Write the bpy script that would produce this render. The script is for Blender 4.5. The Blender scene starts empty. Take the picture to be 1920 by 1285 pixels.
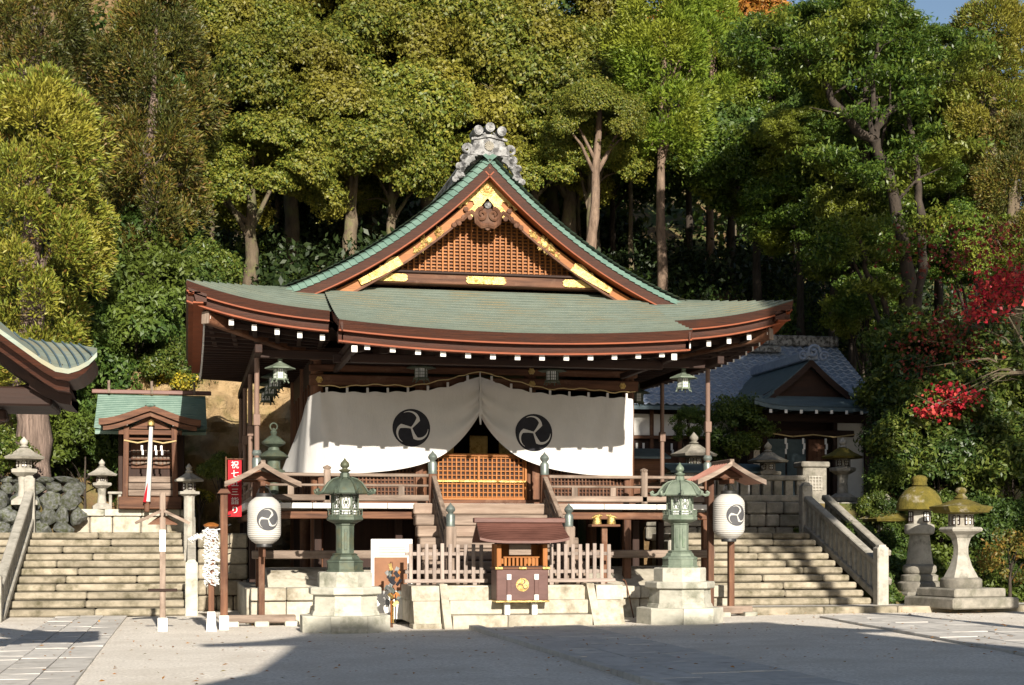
import bpy, bmesh, math, random
import numpy as np
from mathutils import Vector, Matrix

random.seed(7)
RNG = np.random.default_rng(7)
scene = bpy.context.scene
COL = scene.collection
R = math.radians

# ------------------------------------------------------------------ camera
EYE = 1.6
YAW = 11.88
cam_data = bpy.data.cameras.new('camera')
cam = bpy.data.objects.new('camera', cam_data)
COL.objects.link(cam)
cam.location = (0, 0, EYE)
cam.rotation_euler = (R(90), 0, R(-YAW))
cam_data.sensor_width = 36
cam_data.lens = 36 * 2900 / 1920
cam_data.shift_y = (1012 - 642.5) / 1920
cam_data.clip_end = 2000
scene.camera = cam

# ------------------------------------------------------------------ sky and sun
SUN_DIR = Vector((-0.05, 1.0, -0.405)).normalized()
world = bpy.data.worlds.new('World')
scene.world = world
world.use_nodes = True
wn = world.node_tree
wn.nodes.clear()
sky = wn.nodes.new('ShaderNodeTexSky')
sky.sky_type = 'NISHITA'
sky.sun_disc = False
sky.sun_elevation = math.asin(-SUN_DIR.z)
sky.sun_rotation = R(177)
bg = wn.nodes.new('ShaderNodeBackground')
bg.inputs['Strength'].default_value = 0.058
wo = wn.nodes.new('ShaderNodeOutputWorld')
wn.links.new(sky.outputs[0], bg.inputs[0])
wn.links.new(bg.outputs[0], wo.inputs[0])
sun_data = bpy.data.lights.new('sun', 'SUN')
sun_data.energy = 5.0
sun_data.angle = R(0.5)
sun_data.color = (1.0, 0.92, 0.80)
sun = bpy.data.objects.new('sun', sun_data)
COL.objects.link(sun)
sun.location = (2, -10, 30)
sun.rotation_euler = SUN_DIR.to_track_quat('-Z', 'Y').to_euler()
scene.view_settings.view_transform = 'Standard'
scene.view_settings.look = 'None'
scene.view_settings.gamma = 1
scene.view_settings.use_curve_mapping = False
scene.view_settings.exposure = 1.0
scene.render.engine = 'CYCLES'
scene.cycles.use_denoising = True
scene.cycles.max_bounces = 6
scene.cycles.diffuse_bounces = 3
scene.cycles.glossy_bounces = 2
scene.cycles.transmission_bounces = 3
scene.cycles.transparent_max_bounces = 4

# ------------------------------------------------------------------ survey helper: a sight line of the photo to a place on the plane Y
CY, SY = math.cos(R(YAW)), math.sin(R(YAW))
def at(px, py, Y):
    u = (px - 960) / 2900
    d = Y / (CY - SY * u)
    return Vector((d * (SY + CY * u), Y, EYE + (1012 - py) * d / 2900))

def gz(x):
    t = min(max(x - 2.7, 0), 10)
    return 0.013 * t

# ------------------------------------------------------------------ mesh builder
class MB:
    def __init__(self):
        self.v = []; self.f = []; self.mi = {}
    def add(self, vs, fs):
        o = len(self.v)
        self.v.extend([tuple(p) for p in vs]); self.f.extend([tuple(i + o for i in q) for q in fs])
        return self
    def box(self, c, s, bev=0.0, rot=None):
        hx, hy, hz = s[0] / 2, s[1] / 2, s[2] / 2
        b = min(bev, hx * .45, hy * .45, hz * .45)
        if b <= 0:
            vs = [(sx * hx, sy * hy, sz * hz) for sx in (-1, 1) for sy in (-1, 1) for sz in (-1, 1)]
            fs = [(0, 1, 3, 2), (4, 6, 7, 5), (0, 4, 5, 1), (2, 3, 7, 6), (0, 2, 6, 4), (1, 5, 7, 3)]
        else:
            vs = []; idx = {}
            for sx in (-1, 1):
                for sy in (-1, 1):
                    for sz in (-1, 1):
                        for a in range(3):
                            p = [sx * (hx - b), sy * (hy - b), sz * (hz - b)]
                            p[a] = (sx * hx, sy * hy, sz * hz)[a]
                            idx[(sx, sy, sz, a)] = len(vs); vs.append(tuple(p))
            fs = []
            S = (-1, 1)
            for a in range(3):
                o1, o2 = [(1, 2), (2, 0), (0, 1)][a]
                for s0 in S:
                    q = []
                    for (p1, p2) in ((-1, -1), (1, -1), (1, 1), (-1, 1)):
                        k = [0, 0, 0]; k[a] = s0; k[o1] = p1; k[o2] = p2
                        q.append(idx[(k[0], k[1], k[2], a)])
                    fs.append(tuple(q if s0 > 0 else q[::-1]))
            for a in range(3):
                o1, o2 = [(1, 2), (2, 0), (0, 1)][a]
                for p1 in S:
                    for p2 in S:
                        def kk(v, ax):
                            k = [0, 0, 0]; k[a] = v; k[o1] = p1; k[o2] = p2
                            return idx[(k[0], k[1], k[2], ax)]
                        q = [kk(-1, o1), kk(1, o1), kk(1, o2), kk(-1, o2)]
                        fs.append(tuple(q if p1 * p2 < 0 else q[::-1]))
            for sx in S:
                for sy in S:
                    for sz in S:
                        q = [idx[(sx, sy, sz, a)] for a in range(3)]
                        fs.append(tuple(q if sx * sy * sz > 0 else q[::-1]))
        c = Vector(c)
        if rot is not None:
            vs = [rot @ Vector(p) + c for p in vs]
        else:
            vs = [Vector(p) + c for p in vs]
        return self.add(vs, fs)
    def bar(self, p0, p1, w, h, bev=0.0, up=(0, 0, 1)):
        p0 = Vector(p0); p1 = Vector(p1); d = p1 - p0; L = d.length; d.normalize()
        side = d.cross(Vector(up))
        if side.length < 1e-4: side = Vector((1, 0, 0))
        side.normalize(); u2 = side.cross(d)
        rot = Matrix((d, side, u2)).transposed()
        return self.box((p0 + p1) / 2, (L, w, h), bev, rot)
    def tube(self, pts, rad, n=8, cap=True):
        pts = [Vector(p) for p in pts]
        if not hasattr(rad, '__len__'): rad = [rad] * len(pts)
        vs = []; fs = []
        prev = None
        for i, p in enumerate(pts):
            t = (pts[min(i + 1, len(pts) - 1)] - pts[max(i - 1, 0)])
            if t.length < 1e-9: t = Vector((0, 0, 1))
            t.normalize()
            if prev is None:
                a = Vector((0, 0, 1)) if abs(t.z) < .9 else Vector((1, 0, 0))
                s = t.cross(a).normalized()
            else:
                s = (prev - t * prev.dot(t))
                s = s.normalized() if s.length > 1e-6 else t.orthogonal().normalized()
            prev = s
            b = t.cross(s)
            for k in range(n):
                an = 2 * math.pi * k / n
                vs.append(p + (s * math.cos(an) + b * math.sin(an)) * rad[i])
        for i in range(len(pts) - 1):
            for k in range(n):
                k2 = (k + 1) % n
                fs.append((i * n + k, i * n + k2, (i + 1) * n + k2, (i + 1) * n + k))
        if cap:
            fs.append(tuple(range(n))[::-1]); fs.append(tuple((len(pts) - 1) * n + k for k in range(n)))
        return self.add(vs, fs)
    def lathe(self, prof, n=16, c=(0, 0, 0), ph=0.0, sq=None):
        """prof: list of (r, z)"""
        vs = []; fs = []
        for (r, z) in prof:
            for k in range(n):
                an = ph + 2 * math.pi * k / n
                vs.append((c[0] + r * math.cos(an), c[1] + r * math.sin(an), c[2] + z))
        for i in range(len(prof) - 1):
            for k in range(n):
                k2 = (k + 1) % n
                fs.append((i * n + k, i * n + k2, (i + 1) * n + k2, (i + 1) * n + k))
        fs.append(tuple(range(n))[::-1]); fs.append(tuple((len(prof) - 1) * n + k for k in range(n)))
        return self.add(vs, fs)
    def prism(self, poly, y0, y1):
        """poly: (x, z) outline counter-clockwise seen from -Y, extruded from y0 to y1"""
        n = len(poly)
        vs = [(x, y0, z) for x, z in poly] + [(x, y1, z) for x, z in poly]
        fs = [tuple(range(n)), tuple(range(n, 2 * n))[::-1]]
        for i in range(n):
            j = (i + 1) % n
            fs.append((i, i + n, j + n, j))
        return self.add(vs, fs)
    def prismx(self, poly, x0, x1):
        """poly: (y, z) outline, extruded along X"""
        n = len(poly)
        vs = [(x0, y, z) for y, z in poly] + [(x1, y, z) for y, z in poly]
        fs = [tuple(range(n))[::-1], tuple(range(n, 2 * n))]
        for i in range(n):
            j = (i + 1) % n
            fs.append((i, j, j + n, i + n))
        return self.add(vs, fs)
    def grid(self, fn, nu, nv):
        vs = [fn(i / nu, j / nv) for j in range(nv + 1) for i in range(nu + 1)]
        fs = [(j * (nu + 1) + i, j * (nu + 1) + i + 1, (j + 1) * (nu + 1) + i + 1, (j + 1) * (nu + 1) + i)
              for j in range(nv) for i in range(nu)]
        return self.add(vs, fs)
    def sheet(self, fn, nu, nv, th):
        """closed slab: fn(u, v) the upper face, th(x) thickness straight down"""
        vs = []; W = nu + 1
        for lay in (0, 1):
            for j in range(nv + 1):
                for i in range(nu + 1):
                    p = fn(i / nu, j / nv); vs.append((p[0], p[1], p[2] - lay * th))
        o = W * (nv + 1); fs = []
        for j in range(nv):
            for i in range(nu):
                a = j * W + i
                fs.append((a, a + 1, a + 1 + W, a + W)); fs.append((o + a, o + a + W, o + a + 1 + W, o + a + 1))
        for i in range(nu):
            fs.append((i, o + i, o + i + 1, i + 1)); a = nv * W + i
            fs.append((a, a + 1, o + a + 1, o + a))
        for j in range(nv):
            a = j * W; fs.append((a, a + W, o + a + W, o + a)); b = a + nu
            fs.append((b, o + b, o + b + W, b + W))
        return self.add(vs, fs)
    def sweep(self, path, sec, closed_sec=True):
        """path: list of (point, across, up) frames; sec: list of (a, b) in that frame"""
        n = len(sec); vs = []; fs = []
        for (p, a, u) in path:
            p = Vector(p); a = Vector(a); u = Vector(u)
            for (s, t) in sec: vs.append(p + a * s + u * t)
        for i in range(len(path) - 1):
            for k in range(n):
                k2 = (k + 1) % n
                fs.append((i * n + k, i * n + k2, (i + 1) * n + k2, (i + 1) * n + k))
        fs.append(tuple(range(n))[::-1]); fs.append(tuple((len(path) - 1) * n + k for k in range(n)))
        return self.add(vs, fs)
    def mesh(self, name, m, smooth=None):
        me = bpy.data.meshes.new(name)
        me.from_pydata([tuple(p) for p in self.v], [], self.f)
        me.update()
        bm = bmesh.new(); bm.from_mesh(me); bmesh.ops.recalc_face_normals(bm, faces=bm.faces); bm.to_mesh(me); bm.free()
        if smooth:
            me.polygons.foreach_set('use_smooth', [True] * len(me.polygons))
            me.set_sharp_from_angle(angle=R(smooth))
        for mm in (m if isinstance(m, (list, tuple)) else [m]):
            if mm is not None: me.materials.append(mm)
        if self.mi:
            for k, i in self.mi.items(): me.polygons[k].material_index = i
        return me

def obj(name, data, parent=None, loc=(0, 0, 0), rot=(0, 0, 0), scale=(1, 1, 1)):
    o = bpy.data.objects.new(name, data); COL.objects.link(o)
    o.location = loc; o.rotation_euler = rot; o.scale = scale
    if parent is not None: o.parent = parent
    return o
def tag(o, label=None, cat=None, group=None, kind=None):
    if label: o['label'] = label
    if cat: o['category'] = cat
    if group: o['group'] = group
    if kind: o['kind'] = kind
    return o
def thing(name, label, cat, loc=(0, 0, 0), rz=0, group=None):
    o = obj(name, None, None, loc, (0, 0, rz)); o.empty_display_size = .3
    return tag(o, label, cat, group)
def part(parent, name, mb, m, smooth=None, label=None, loc=(0, 0, 0), rot=(0, 0, 0)):
    o = obj(name, mb.mesh(name, m, smooth), parent, loc, rot)
    if label: o['label'] = label
    return o
def copy_tree(o, parent=None):
    c = o.copy(); COL.objects.link(c); c.parent = parent
    for ch in list(o.children): copy_tree(ch, c)
    return c

# ------------------------------------------------------------------ materials
def nd(nt, t, **kw):
    n = nt.nodes.new(t)
    for k, v in kw.items():
        if k in n.inputs: n.inputs[k].default_value = v
        else: setattr(n, k, v)
    return n
def rgb(c): return (c[0], c[1], c[2], 1)
def M(name, c1, c2, scale=(4, 4, 4), rough=.75, bump=.25, metal=0, var=.15, c3=None, s3=1.5, t3=(.5, .65), detail=6,
      bscale=None, fine=None, spec=.3, dist=.02):
    m = bpy.data.materials.new(name); m.use_nodes = True; nt = m.node_tree; nt.nodes.clear(); L = nt.links.new
    out = nd(nt, 'ShaderNodeOutputMaterial'); bs = nd(nt, 'ShaderNodeBsdfPrincipled', Roughness=rough, Metallic=metal)
    bs.inputs['Specular IOR Level'].default_value = spec
    tc = nd(nt, 'ShaderNodeTexCoord'); oi = nd(nt, 'ShaderNodeObjectInfo')
    mul = nd(nt, 'ShaderNodeVectorMath', operation='SCALE'); mul.inputs['Scale'].default_value = 41.0
    comb = nd(nt, 'ShaderNodeCombineXYZ')
    for i in range(3): L(oi.outputs['Random'], comb.inputs[i])
    L(comb.outputs[0], mul.inputs[0])
    add = nd(nt, 'ShaderNodeVectorMath', operation='ADD'); L(tc.outputs['Object'], add.inputs[0]); L(mul.outputs[0], add.inputs[1])
    mp = nd(nt, 'ShaderNodeMapping'); mp.inputs['Scale'].default_value = scale; L(add.outputs[0], mp.inputs[0])
    n1 = nd(nt, 'ShaderNodeTexNoise', Scale=1.0, Detail=detail, Roughness=.65); L(mp.outputs[0], n1.inputs['Vector'])
    rp = nd(nt, 'ShaderNodeValToRGB'); rp.color_ramp.elements[0].position = .3; rp.color_ramp.elements[1].position = .72
    rp.color_ramp.elements[0].color = rgb(c1); rp.color_ramp.elements[1].color = rgb(c2)
    L(n1.outputs['Fac'], rp.inputs[0]); col = rp.outputs[0]
    if c3 is not None:
        n3 = nd(nt, 'ShaderNodeTexNoise', Scale=s3, Detail=7, Roughness=.68); L(add.outputs[0], n3.inputs['Vector'])
        r3 = nd(nt, 'ShaderNodeMapRange'); r3.inputs['From Min'].default_value = t3[0]; r3.inputs['From Max'].default_value = t3[1]
        L(n3.outputs['Fac'], r3.inputs['Value'])
        mx = nd(nt, 'ShaderNodeMix', data_type='RGBA'); L(r3.outputs[0], mx.inputs[0]); L(col, mx.inputs[6]); mx.inputs[7].default_value = rgb(c3)
        col = mx.outputs[2]
    hs = nd(nt, 'ShaderNodeHueSaturation'); mr = nd(nt, 'ShaderNodeMapRange')
    mr.inputs['To Min'].default_value = 1 - var; mr.inputs['To Max'].default_value = 1 + var
    L(oi.outputs['Random'], mr.inputs['Value']); L(mr.outputs[0], hs.inputs['Value']); L(col, hs.inputs['Color'])
    L(hs.outputs[0], bs.inputs['Base Color'])
    if bump:
        mp2 = nd(nt, 'ShaderNodeMapping'); mp2.inputs['Scale'].default_value = bscale or tuple(s * 3 for s in scale); L(add.outputs[0], mp2.inputs[0])
        n2 = nd(nt, 'ShaderNodeTexNoise', Scale=1.0, Detail=8, Roughness=.7); L(mp2.outputs[0], n2.inputs['Vector'])
        bp = nd(nt, 'ShaderNodeBump', Strength=bump, Distance=dist); L(n2.outputs['Fac'], bp.inputs['Height']); L(bp.outputs[0], bs.inputs['Normal'])
    L(bs.outputs[0], out.inputs[0])
    return m
def LEAF(name, cols, transl=.35, rough=.5, patch=None, ps=.6):
    m = bpy.data.materials.new(name); m.use_nodes = True; nt = m.node_tree; nt.nodes.clear(); L = nt.links.new
    out = nd(nt, 'ShaderNodeOutputMaterial'); g = nd(nt, 'ShaderNodeNewGeometry')
    rp = nd(nt, 'ShaderNodeValToRGB'); cr = rp.color_ramp
    while len(cr.elements) < len(cols): cr.elements.new(.5)
    for i, c in enumerate(cols):
        cr.elements[i].position = i / max(1, len(cols) - 1); cr.elements[i].color = rgb(c)
    L(g.outputs['Random Per Island'], rp.inputs[0]); col = rp.outputs[0]
    oi = nd(nt, 'ShaderNodeObjectInfo')
    if patch is not None:
        n3 = nd(nt, 'ShaderNodeTexNoise', Scale=ps, Detail=4); L(g.outputs['Position'], n3.inputs['Vector'])
        r3 = nd(nt, 'ShaderNodeMapRange'); r3.inputs['From Min'].default_value = .48; r3.inputs['From Max'].default_value = .62
        L(n3.outputs['Fac'], r3.inputs['Value'])
        ml = nd(nt, 'ShaderNodeMath', operation='MULTIPLY'); ml.inputs[1].default_value = .75; L(r3.outputs[0], ml.inputs[0])
        mx = nd(nt, 'ShaderNodeMix', data_type='RGBA'); L(ml.outputs[0], mx.inputs[0]); L(col, mx.inputs[6]); mx.inputs[7].default_value = rgb(patch)
        col = mx.outputs[2]
    hs = nd(nt, 'ShaderNodeHueSaturation'); mr = nd(nt, 'ShaderNodeMapRange'); mr.inputs['To Min'].default_value = .8; mr.inputs['To Max'].default_value = 1.2
    L(oi.outputs['Random'], mr.inputs['Value']); L(mr.outputs[0], hs.inputs['Value']); L(col, hs.inputs['Color']); col = hs.outputs[0]
    bs = nd(nt, 'ShaderNodeBsdfPrincipled', Roughness=rough); bs.inputs['Specular IOR Level'].default_value = .35
    L(col, bs.inputs['Base Color'])
    tr = nd(nt, 'ShaderNodeBsdfTranslucent'); L(col, tr.inputs[0])
    ms = nd(nt, 'ShaderNodeMixShader'); ms.inputs[0].default_value = transl; L(bs.outputs[0], ms.inputs[1]); L(tr.outputs[0], ms.inputs[2])
    L(ms.outputs[0], out.inputs[0])
    return m

m_sand = M('sand', (.46, .415, .35), (.97, .91, .82), (24, 24, 24), .95, .7, c3=(.56, .50, .42), s3=.8, t3=(.42, .75), bscale=(60, 60, 60), var=0, dist=.03, detail=10)
m_slab = M('path_stone', (.40, .38, .35), (.56, .53, .485), (5, 5, 5), .85, .35, var=.09, c3=(.22, .20, .17), s3=2.2, t3=(.55, .75))
m_granite = M('cream_granite', (.33, .30, .235), (.48, .44, .36), (9, 9, 9), .85, .35, var=.16, c3=(.15, .125, .08), s3=2.4, t3=(.48, .72), bscale=(40, 40, 40))
m_granite_p = M('pale_granite', (.33, .32, .265), (.48, .46, .39), (5, 5, 9), .85, .35, var=.12, c3=(.13, .135, .095), s3=2.2, t3=(.5, .72), bscale=(40, 40, 40))
m_stone = M('grey_stone', (.14, .13, .108), (.30, .275, .23), (5, 5, 5), .9, .5, var=.18, c3=(.12, .115, .085), s3=2.3, t3=(.5, .68), bscale=(24, 24, 24))
m_step = M('step_stone', (.19, .165, .12), (.35, .305, .23), (3, 6, 6), .9, .45, var=.18, c3=(.085, .075, .045), s3=2.6, t3=(.46, .68), bscale=(22, 22, 22))
m_stone_l = M('light_stone', (.24, .225, .19), (.40, .375, .325), (6, 6, 6), .88, .35, var=.1, c3=(.13, .125, .10), s3=2.8, t3=(.54, .7), bscale=(30, 30, 30))
m_moss = M('moss', (.075, .065, .012), (.16, .125, .02), (7, 7, 7), .95, .8, var=.1, c3=(.27, .24, .18), s3=2.4, t3=(.56, .66), bscale=(34, 34, 34), dist=.04)
def wood(name, c1, c2, axis, **k):
    s = [11, 11, 11]; s[axis] = .9
    k.setdefault('rough', .7); k.setdefault('bump', .25); k.setdefault('var', .16)
    return M(name, c1, c2, tuple(s), **k)
WD1, WD2 = (.014, .006, .004), (.034, .014, .008)
m_dark = [wood('dark_wood_' + 'xyz'[i], WD1, WD2, i) for i in range(3)]
WB1, WB2 = (.038, .014, .007), (.165, .074, .038)
m_brown = [wood('brown_wood_' + 'xyz'[i], WB1, WB2, i, c3=(.21, .125, .08), s3=1.5, t3=(.55, .8)) for i in range(3)]
WW1, WW2 = (.085, .06, .044), (.29, .222, .175)
m_weath = [wood('weathered_wood_' + 'xyz'[i], WW1, WW2, i, c3=(.10, .065, .045), s3=1.2, t3=(.52, .75)) for i in range(3)]
m_grey = [wood('silvered_wood_' + 'xyz'[i], (.16, .125, .105), (.36, .295, .255), i, c3=(.12, .09, .07), s3=1.5, t3=(.55, .75)) for i in range(3)]
m_orange = [wood('fresh_wood_' + 'xyz'[i], (.20, .066, .012), (.34, .128, .026), i, rough=.55) for i in range(3)]
m_verge = M('shingle_edge', (.018, .0055, .0025), (.068, .0185, .0065), (2, 2, 60), .6, .35, var=.05, c3=(.028, .011, .007), s3=1.1, t3=(.55, .75))
m_vermilion = M('red_lead_edge', (.15, .032, .008), (.24, .055, .013), (3, 3, 20), .6, .15, var=.05)
m_copper = M('green_copper', (.125, .165, .135), (.25, .285, .235), (1.0, 11, 11), .6, .12, var=.05, c3=(.22, .19, .11), s3=1.1, t3=(.44, .64), spec=.4, bscale=(8, 8, 8))
m_copper_g = M('patina_copper', (.085, .15, .12), (.155, .235, .19), (3, 3, 3), .5, .15, var=.06, c3=(.08, .15, .12), s3=1.0, t3=(.55, .75), spec=.4)
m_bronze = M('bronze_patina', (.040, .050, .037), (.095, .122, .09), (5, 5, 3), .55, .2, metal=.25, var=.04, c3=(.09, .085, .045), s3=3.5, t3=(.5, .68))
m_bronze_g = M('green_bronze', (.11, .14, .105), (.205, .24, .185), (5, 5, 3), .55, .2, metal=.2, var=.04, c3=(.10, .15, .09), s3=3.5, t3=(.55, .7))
m_giboshi = M('dark_bronze', (.10, .12, .11), (.20, .23, .21), (6, 6, 6), .45, .1, metal=.5, var=.1)
m_gold = M('gold_leaf', (.40, .27, .085), (.62, .46, .19), (8, 8, 8), .38, .6, metal=.75, var=.05, bscale=(30, 30, 30), dist=.03, c3=(.20, .12, .03), s3=9, t3=(.52, .66))
m_white = M('white_paint', (.60, .59, .56), (.70, .69, .66), (4, 4, 4), .6, .05, var=.04)
m_plaster = M('plaster', (.50, .48, .45), (.64, .62, .58), (2, 2, 2), .9, .1, var=.04, c3=(.52, .5, .46), s3=1.2, t3=(.55, .8))
m_cloth = M('white_cloth', (.49, .475, .455), (.55, .535, .515), (2, 2, 2), .9, .30, var=.0, bscale=(7, 7, 2.2), dist=.05)
m_black = M('black_dye', (.012, .012, .016), (.02, .02, .026), (6, 6, 6), .8, .05, var=0)
m_paper = M('lantern_paper', (.40, .385, .355), (.45, .435, .405), (3, 3, 3), .75, .05, var=.03)
m_ink = M('lantern_ink', (.05, .05, .055), (.075, .075, .08), (6, 6, 6), .7, .05, var=0)
m_tile = M('blue_grey_tile', (.13, .165, .235), (.25, .30, .39), (6, 6, 6), .5, .2, var=.3, spec=.5)
m_onigawara = M('silver_tile', (.11, .11, .11), (.32, .32, .315), (9, 9, 9), .55, .3, var=.05, c3=(.035, .035, .035), s3=7, t3=(.47, .58))
m_slate = M('dark_copper', (.045, .075, .09), (.085, .125, .145), (3, 5, 5), .5, .15, var=.06)
m_lip = M('dark_lip_copper', (.045, .06, .047), (.075, .092, .072), (3, 5, 5), .7, .1)  # dark tone set on the lip faces of the copper courses
m_red = M('red_banner_cloth', (.28, .006, .012), (.37, .011, .018), (2, 2, 2), .75, .05, var=0)
m_redbrown = M('copper_brown', (.085, .036, .027), (.15, .066, .05), (2, 6, 6), .5, .15, var=.08, spec=.4)
m_pinkroof = M('pink_copper', (.20, .085, .062), (.29, .14, .105), (3, 3, 3), .55, .15, var=.08)
m_panel = M('box_panel', (.085, .04, .033), (.125, .062, .052), (3, 3, 9), .55, .1, var=.05)
m_iron = M('iron', (.03, .03, .03), (.06, .06, .06), (5, 5, 5), .5, .1, metal=.6)
m_rope = M('straw_rope', (.38, .28, .13), (.52, .40, .2), (30, 30, 30), .9, .4, var=.1)
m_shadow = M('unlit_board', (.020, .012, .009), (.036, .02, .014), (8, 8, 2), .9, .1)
m_rock = M('field_rock', (.06, .064, .062), (.19, .195, .185), (4, 4, 4), .9, .7, var=.25, c3=(.055, .062, .028), s3=3.2, t3=(.45, .6), bscale=(14, 14, 14), dist=.05)
m_cliff = M('bare_cliff', (.30, .20, .095), (.46, .33, .18), (1.3, 1.3, 2.2), .95, 1.0, var=0, c3=(.13, .12, .03), s3=.8, t3=(.52, .7), bscale=(5, 5, 5), dist=.2)
m_cedarbark = M('cedar_bark', (.045, .032, .025), (.26, .19, .155), (14, 14, .7), .95, .9, var=.1, bscale=(22, 22, 1.2), dist=.05)
m_bark = M('grey_bark', (.06, .045, .03), (.155, .12, .08), (6, 6, 2), .95, .8, var=.25, c3=(.12, .125, .05), s3=1.6, t3=(.5, .66), bscale=(14, 14, 4), dist=.05)
m_pinebark = M('pale_bark', (.075, .05, .035), (.235, .165, .118), (7, 7, 2), .95, .7, var=.1, c3=(.14, .10, .075), s3=3, t3=(.52, .66), bscale=(14, 14, 4), dist=.05)
m_darkbark = M('dark_bark', (.018, .014, .011), (.065, .05, .038), (6, 6, 2), .95, .8, var=.2, bscale=(14, 14, 4), dist=.05)
m_glow = M('paper_window', (.62, .63, .62), (.74, .74, .72), (3, 3, 3), .6, .05)
m_earth = M('forest_floor', (.10, .062, .028), (.24, .155, .075), (1.6, 1.6, 1.6), .95, .9, var=0, c3=(.06, .085, .018), s3=.35, t3=(.46, .6), bscale=(6, 6, 6), dist=.12)
m_yellow = M('yellow_silk', (.62, .42, .04), (.75, .55, .08), (5, 5, 5), .7, .1)
m_tan = M('tan_panel', (.16, .075, .04), (.22, .105, .055), (4, 4, 4), .7, .1)
m_pole = wood('pole_wood', (.13, .08, .06), (.22, .145, .11), 2)

l_olive = LEAF('olive_leaf', [(.05, .08, .012), (.12, .145, .018), (.19, .19, .024), (.08, .115, .016), (.235, .205, .028)], .28, patch=(.19, .165, .022), ps=.35)
l_deep = LEAF('deep_green_leaf', [(.022, .055, .012), (.055, .10, .018), (.085, .135, .024), (.035, .07, .014)], .3, patch=(.12, .155, .022), ps=.4)
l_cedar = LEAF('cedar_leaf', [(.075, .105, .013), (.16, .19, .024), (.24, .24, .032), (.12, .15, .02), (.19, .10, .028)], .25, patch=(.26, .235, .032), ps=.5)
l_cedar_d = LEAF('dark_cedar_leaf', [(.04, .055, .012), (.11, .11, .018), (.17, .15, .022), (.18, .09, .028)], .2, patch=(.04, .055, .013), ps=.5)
l_lime = LEAF('lime_leaf', [(.09, .15, .015), (.16, .23, .022), (.22, .28, .03), (.12, .19, .02)], .4, patch=(.25, .27, .03), ps=.5)
l_right = LEAF('glossy_leaf', [(.03, .065, .013), (.075, .135, .02), (.14, .20, .025), (.045, .09, .015)], .38, patch=(.24, .26, .032), ps=.45, rough=.4)
l_shrub = LEAF('shrub_leaf', [(.04, .075, .014), (.09, .125, .02), (.15, .17, .03), (.06, .10, .018)], .3, patch=(.02, .05, .014), ps=.6, rough=.4)
l_fern = LEAF('fern_leaf', [(.05, .10, .015), (.12, .19, .025), (.18, .25, .03)], .4, patch=(.14, .11, .03), ps=.3)
l_red = LEAF('red_maple_leaf', [(.20, .01, .02), (.55, .03, .05), (.34, .015, .03), (.60, .09, .06), (.45, .02, .035)], .4)
l_darkred = LEAF('dim_maple_leaf', [(.16, .02, .018), (.30, .05, .03), (.12, .04, .02)], .4)
l_amber = LEAF('amber_leaf', [(.42, .19, .035), (.55, .27, .05), (.36, .13, .03), (.25, .20, .03)], .4)
l_nandina = LEAF('nandina_leaf', [(.22, .09, .025), (.28, .19, .035), (.10, .13, .02), (.18, .14, .025), (.07, .10, .02)], .35)
l_yellow = LEAF('yellow_flower', [(.06, .085, .015), (.12, .13, .02), (.40, .32, .025), (.09, .11, .018), (.50, .40, .03), (.20, .15, .03)], .3)
l_gloom = LEAF('shade_leaf', [(.012, .026, .008), (.025, .045, .01), (.035, .055, .014)], .2)  # shade under the canopy put into this dark evergreen leaf colour
# ------------------------------------------------------------------ ground, paths, hill
def lerp(a, b, t): return a + (b - a) * t
def sstep(a, b, x):
    t = min(max((x - a) / (b - a), 0), 1); return t * t * (3 - 2 * t)

gb = MB()
xs = [-400, -60, -20, -8] + [i * .5 for i in range(-8, 50)] + [30, 60, 400]
ys = [-400, -60, -10, 0, 8] + [12 + i for i in range(0, 40)] + [70, 400]
nx = len(xs)
for y in ys:
    for x in xs:
        gb.v.append((x, y, gz(x) + (0.012 * math.sin(x * 1.7 + y * .9) * math.sin(y * 1.3) if 12 < y < 45 and -5 < x < 25 else 0)))
for j in range(len(ys) - 1):
    for i in range(nx - 1):
        gb.f.append((j * nx + i, j * nx + i + 1, (j + 1) * nx + i + 1, (j + 1) * nx + i))
ground = obj('ground', gb.mesh('ground', m_sand, 40)); tag(ground, 'raked pale sand courtyard', None, None, 'structure')

def slab_obj(parent, x0, x1, y0, y1, h=.03, name='paving_slab', m=None, j=.007, skew=0.0):
    b = MB(); z0 = -.06
    x0 += j; x1 -= j; y0 += j; y1 -= j
    t = h + random.uniform(-.004, .004); c = .006
    def q(x, y): return x + skew * (y - 27)
    vs = [(q(x0, y0), y0, gz(x0) + z0), (q(x1, y0), y0, gz(x1) + z0), (q(x1, y1), y1, gz(x1) + z0), (q(x0, y1), y1, gz(x0) + z0)]
    vs += [(v[0], v[1], v[2] - z0 + t - c) for v in vs]
    for (x, y, sx, sy) in ((x0, y0, 1, 1), (x1, y0, -1, 1), (x1, y1, -1, -1), (x0, y1, 1, -1)):
        vs.append((q(x, y) + sx * c, y + sy * c, gz(x) + t + random.uniform(-.004, .004)))
    fs = [(3, 2, 1, 0), (8, 9, 10, 11)]
    for i in range(4):
        k = (i + 1) % 4
        fs.append((i, k, k + 4, i + 4)); fs.append((i + 4, k + 4, k + 8, i + 8))
    b.add(vs, fs)
    return part(parent, name, b, m or m_slab)
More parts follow.
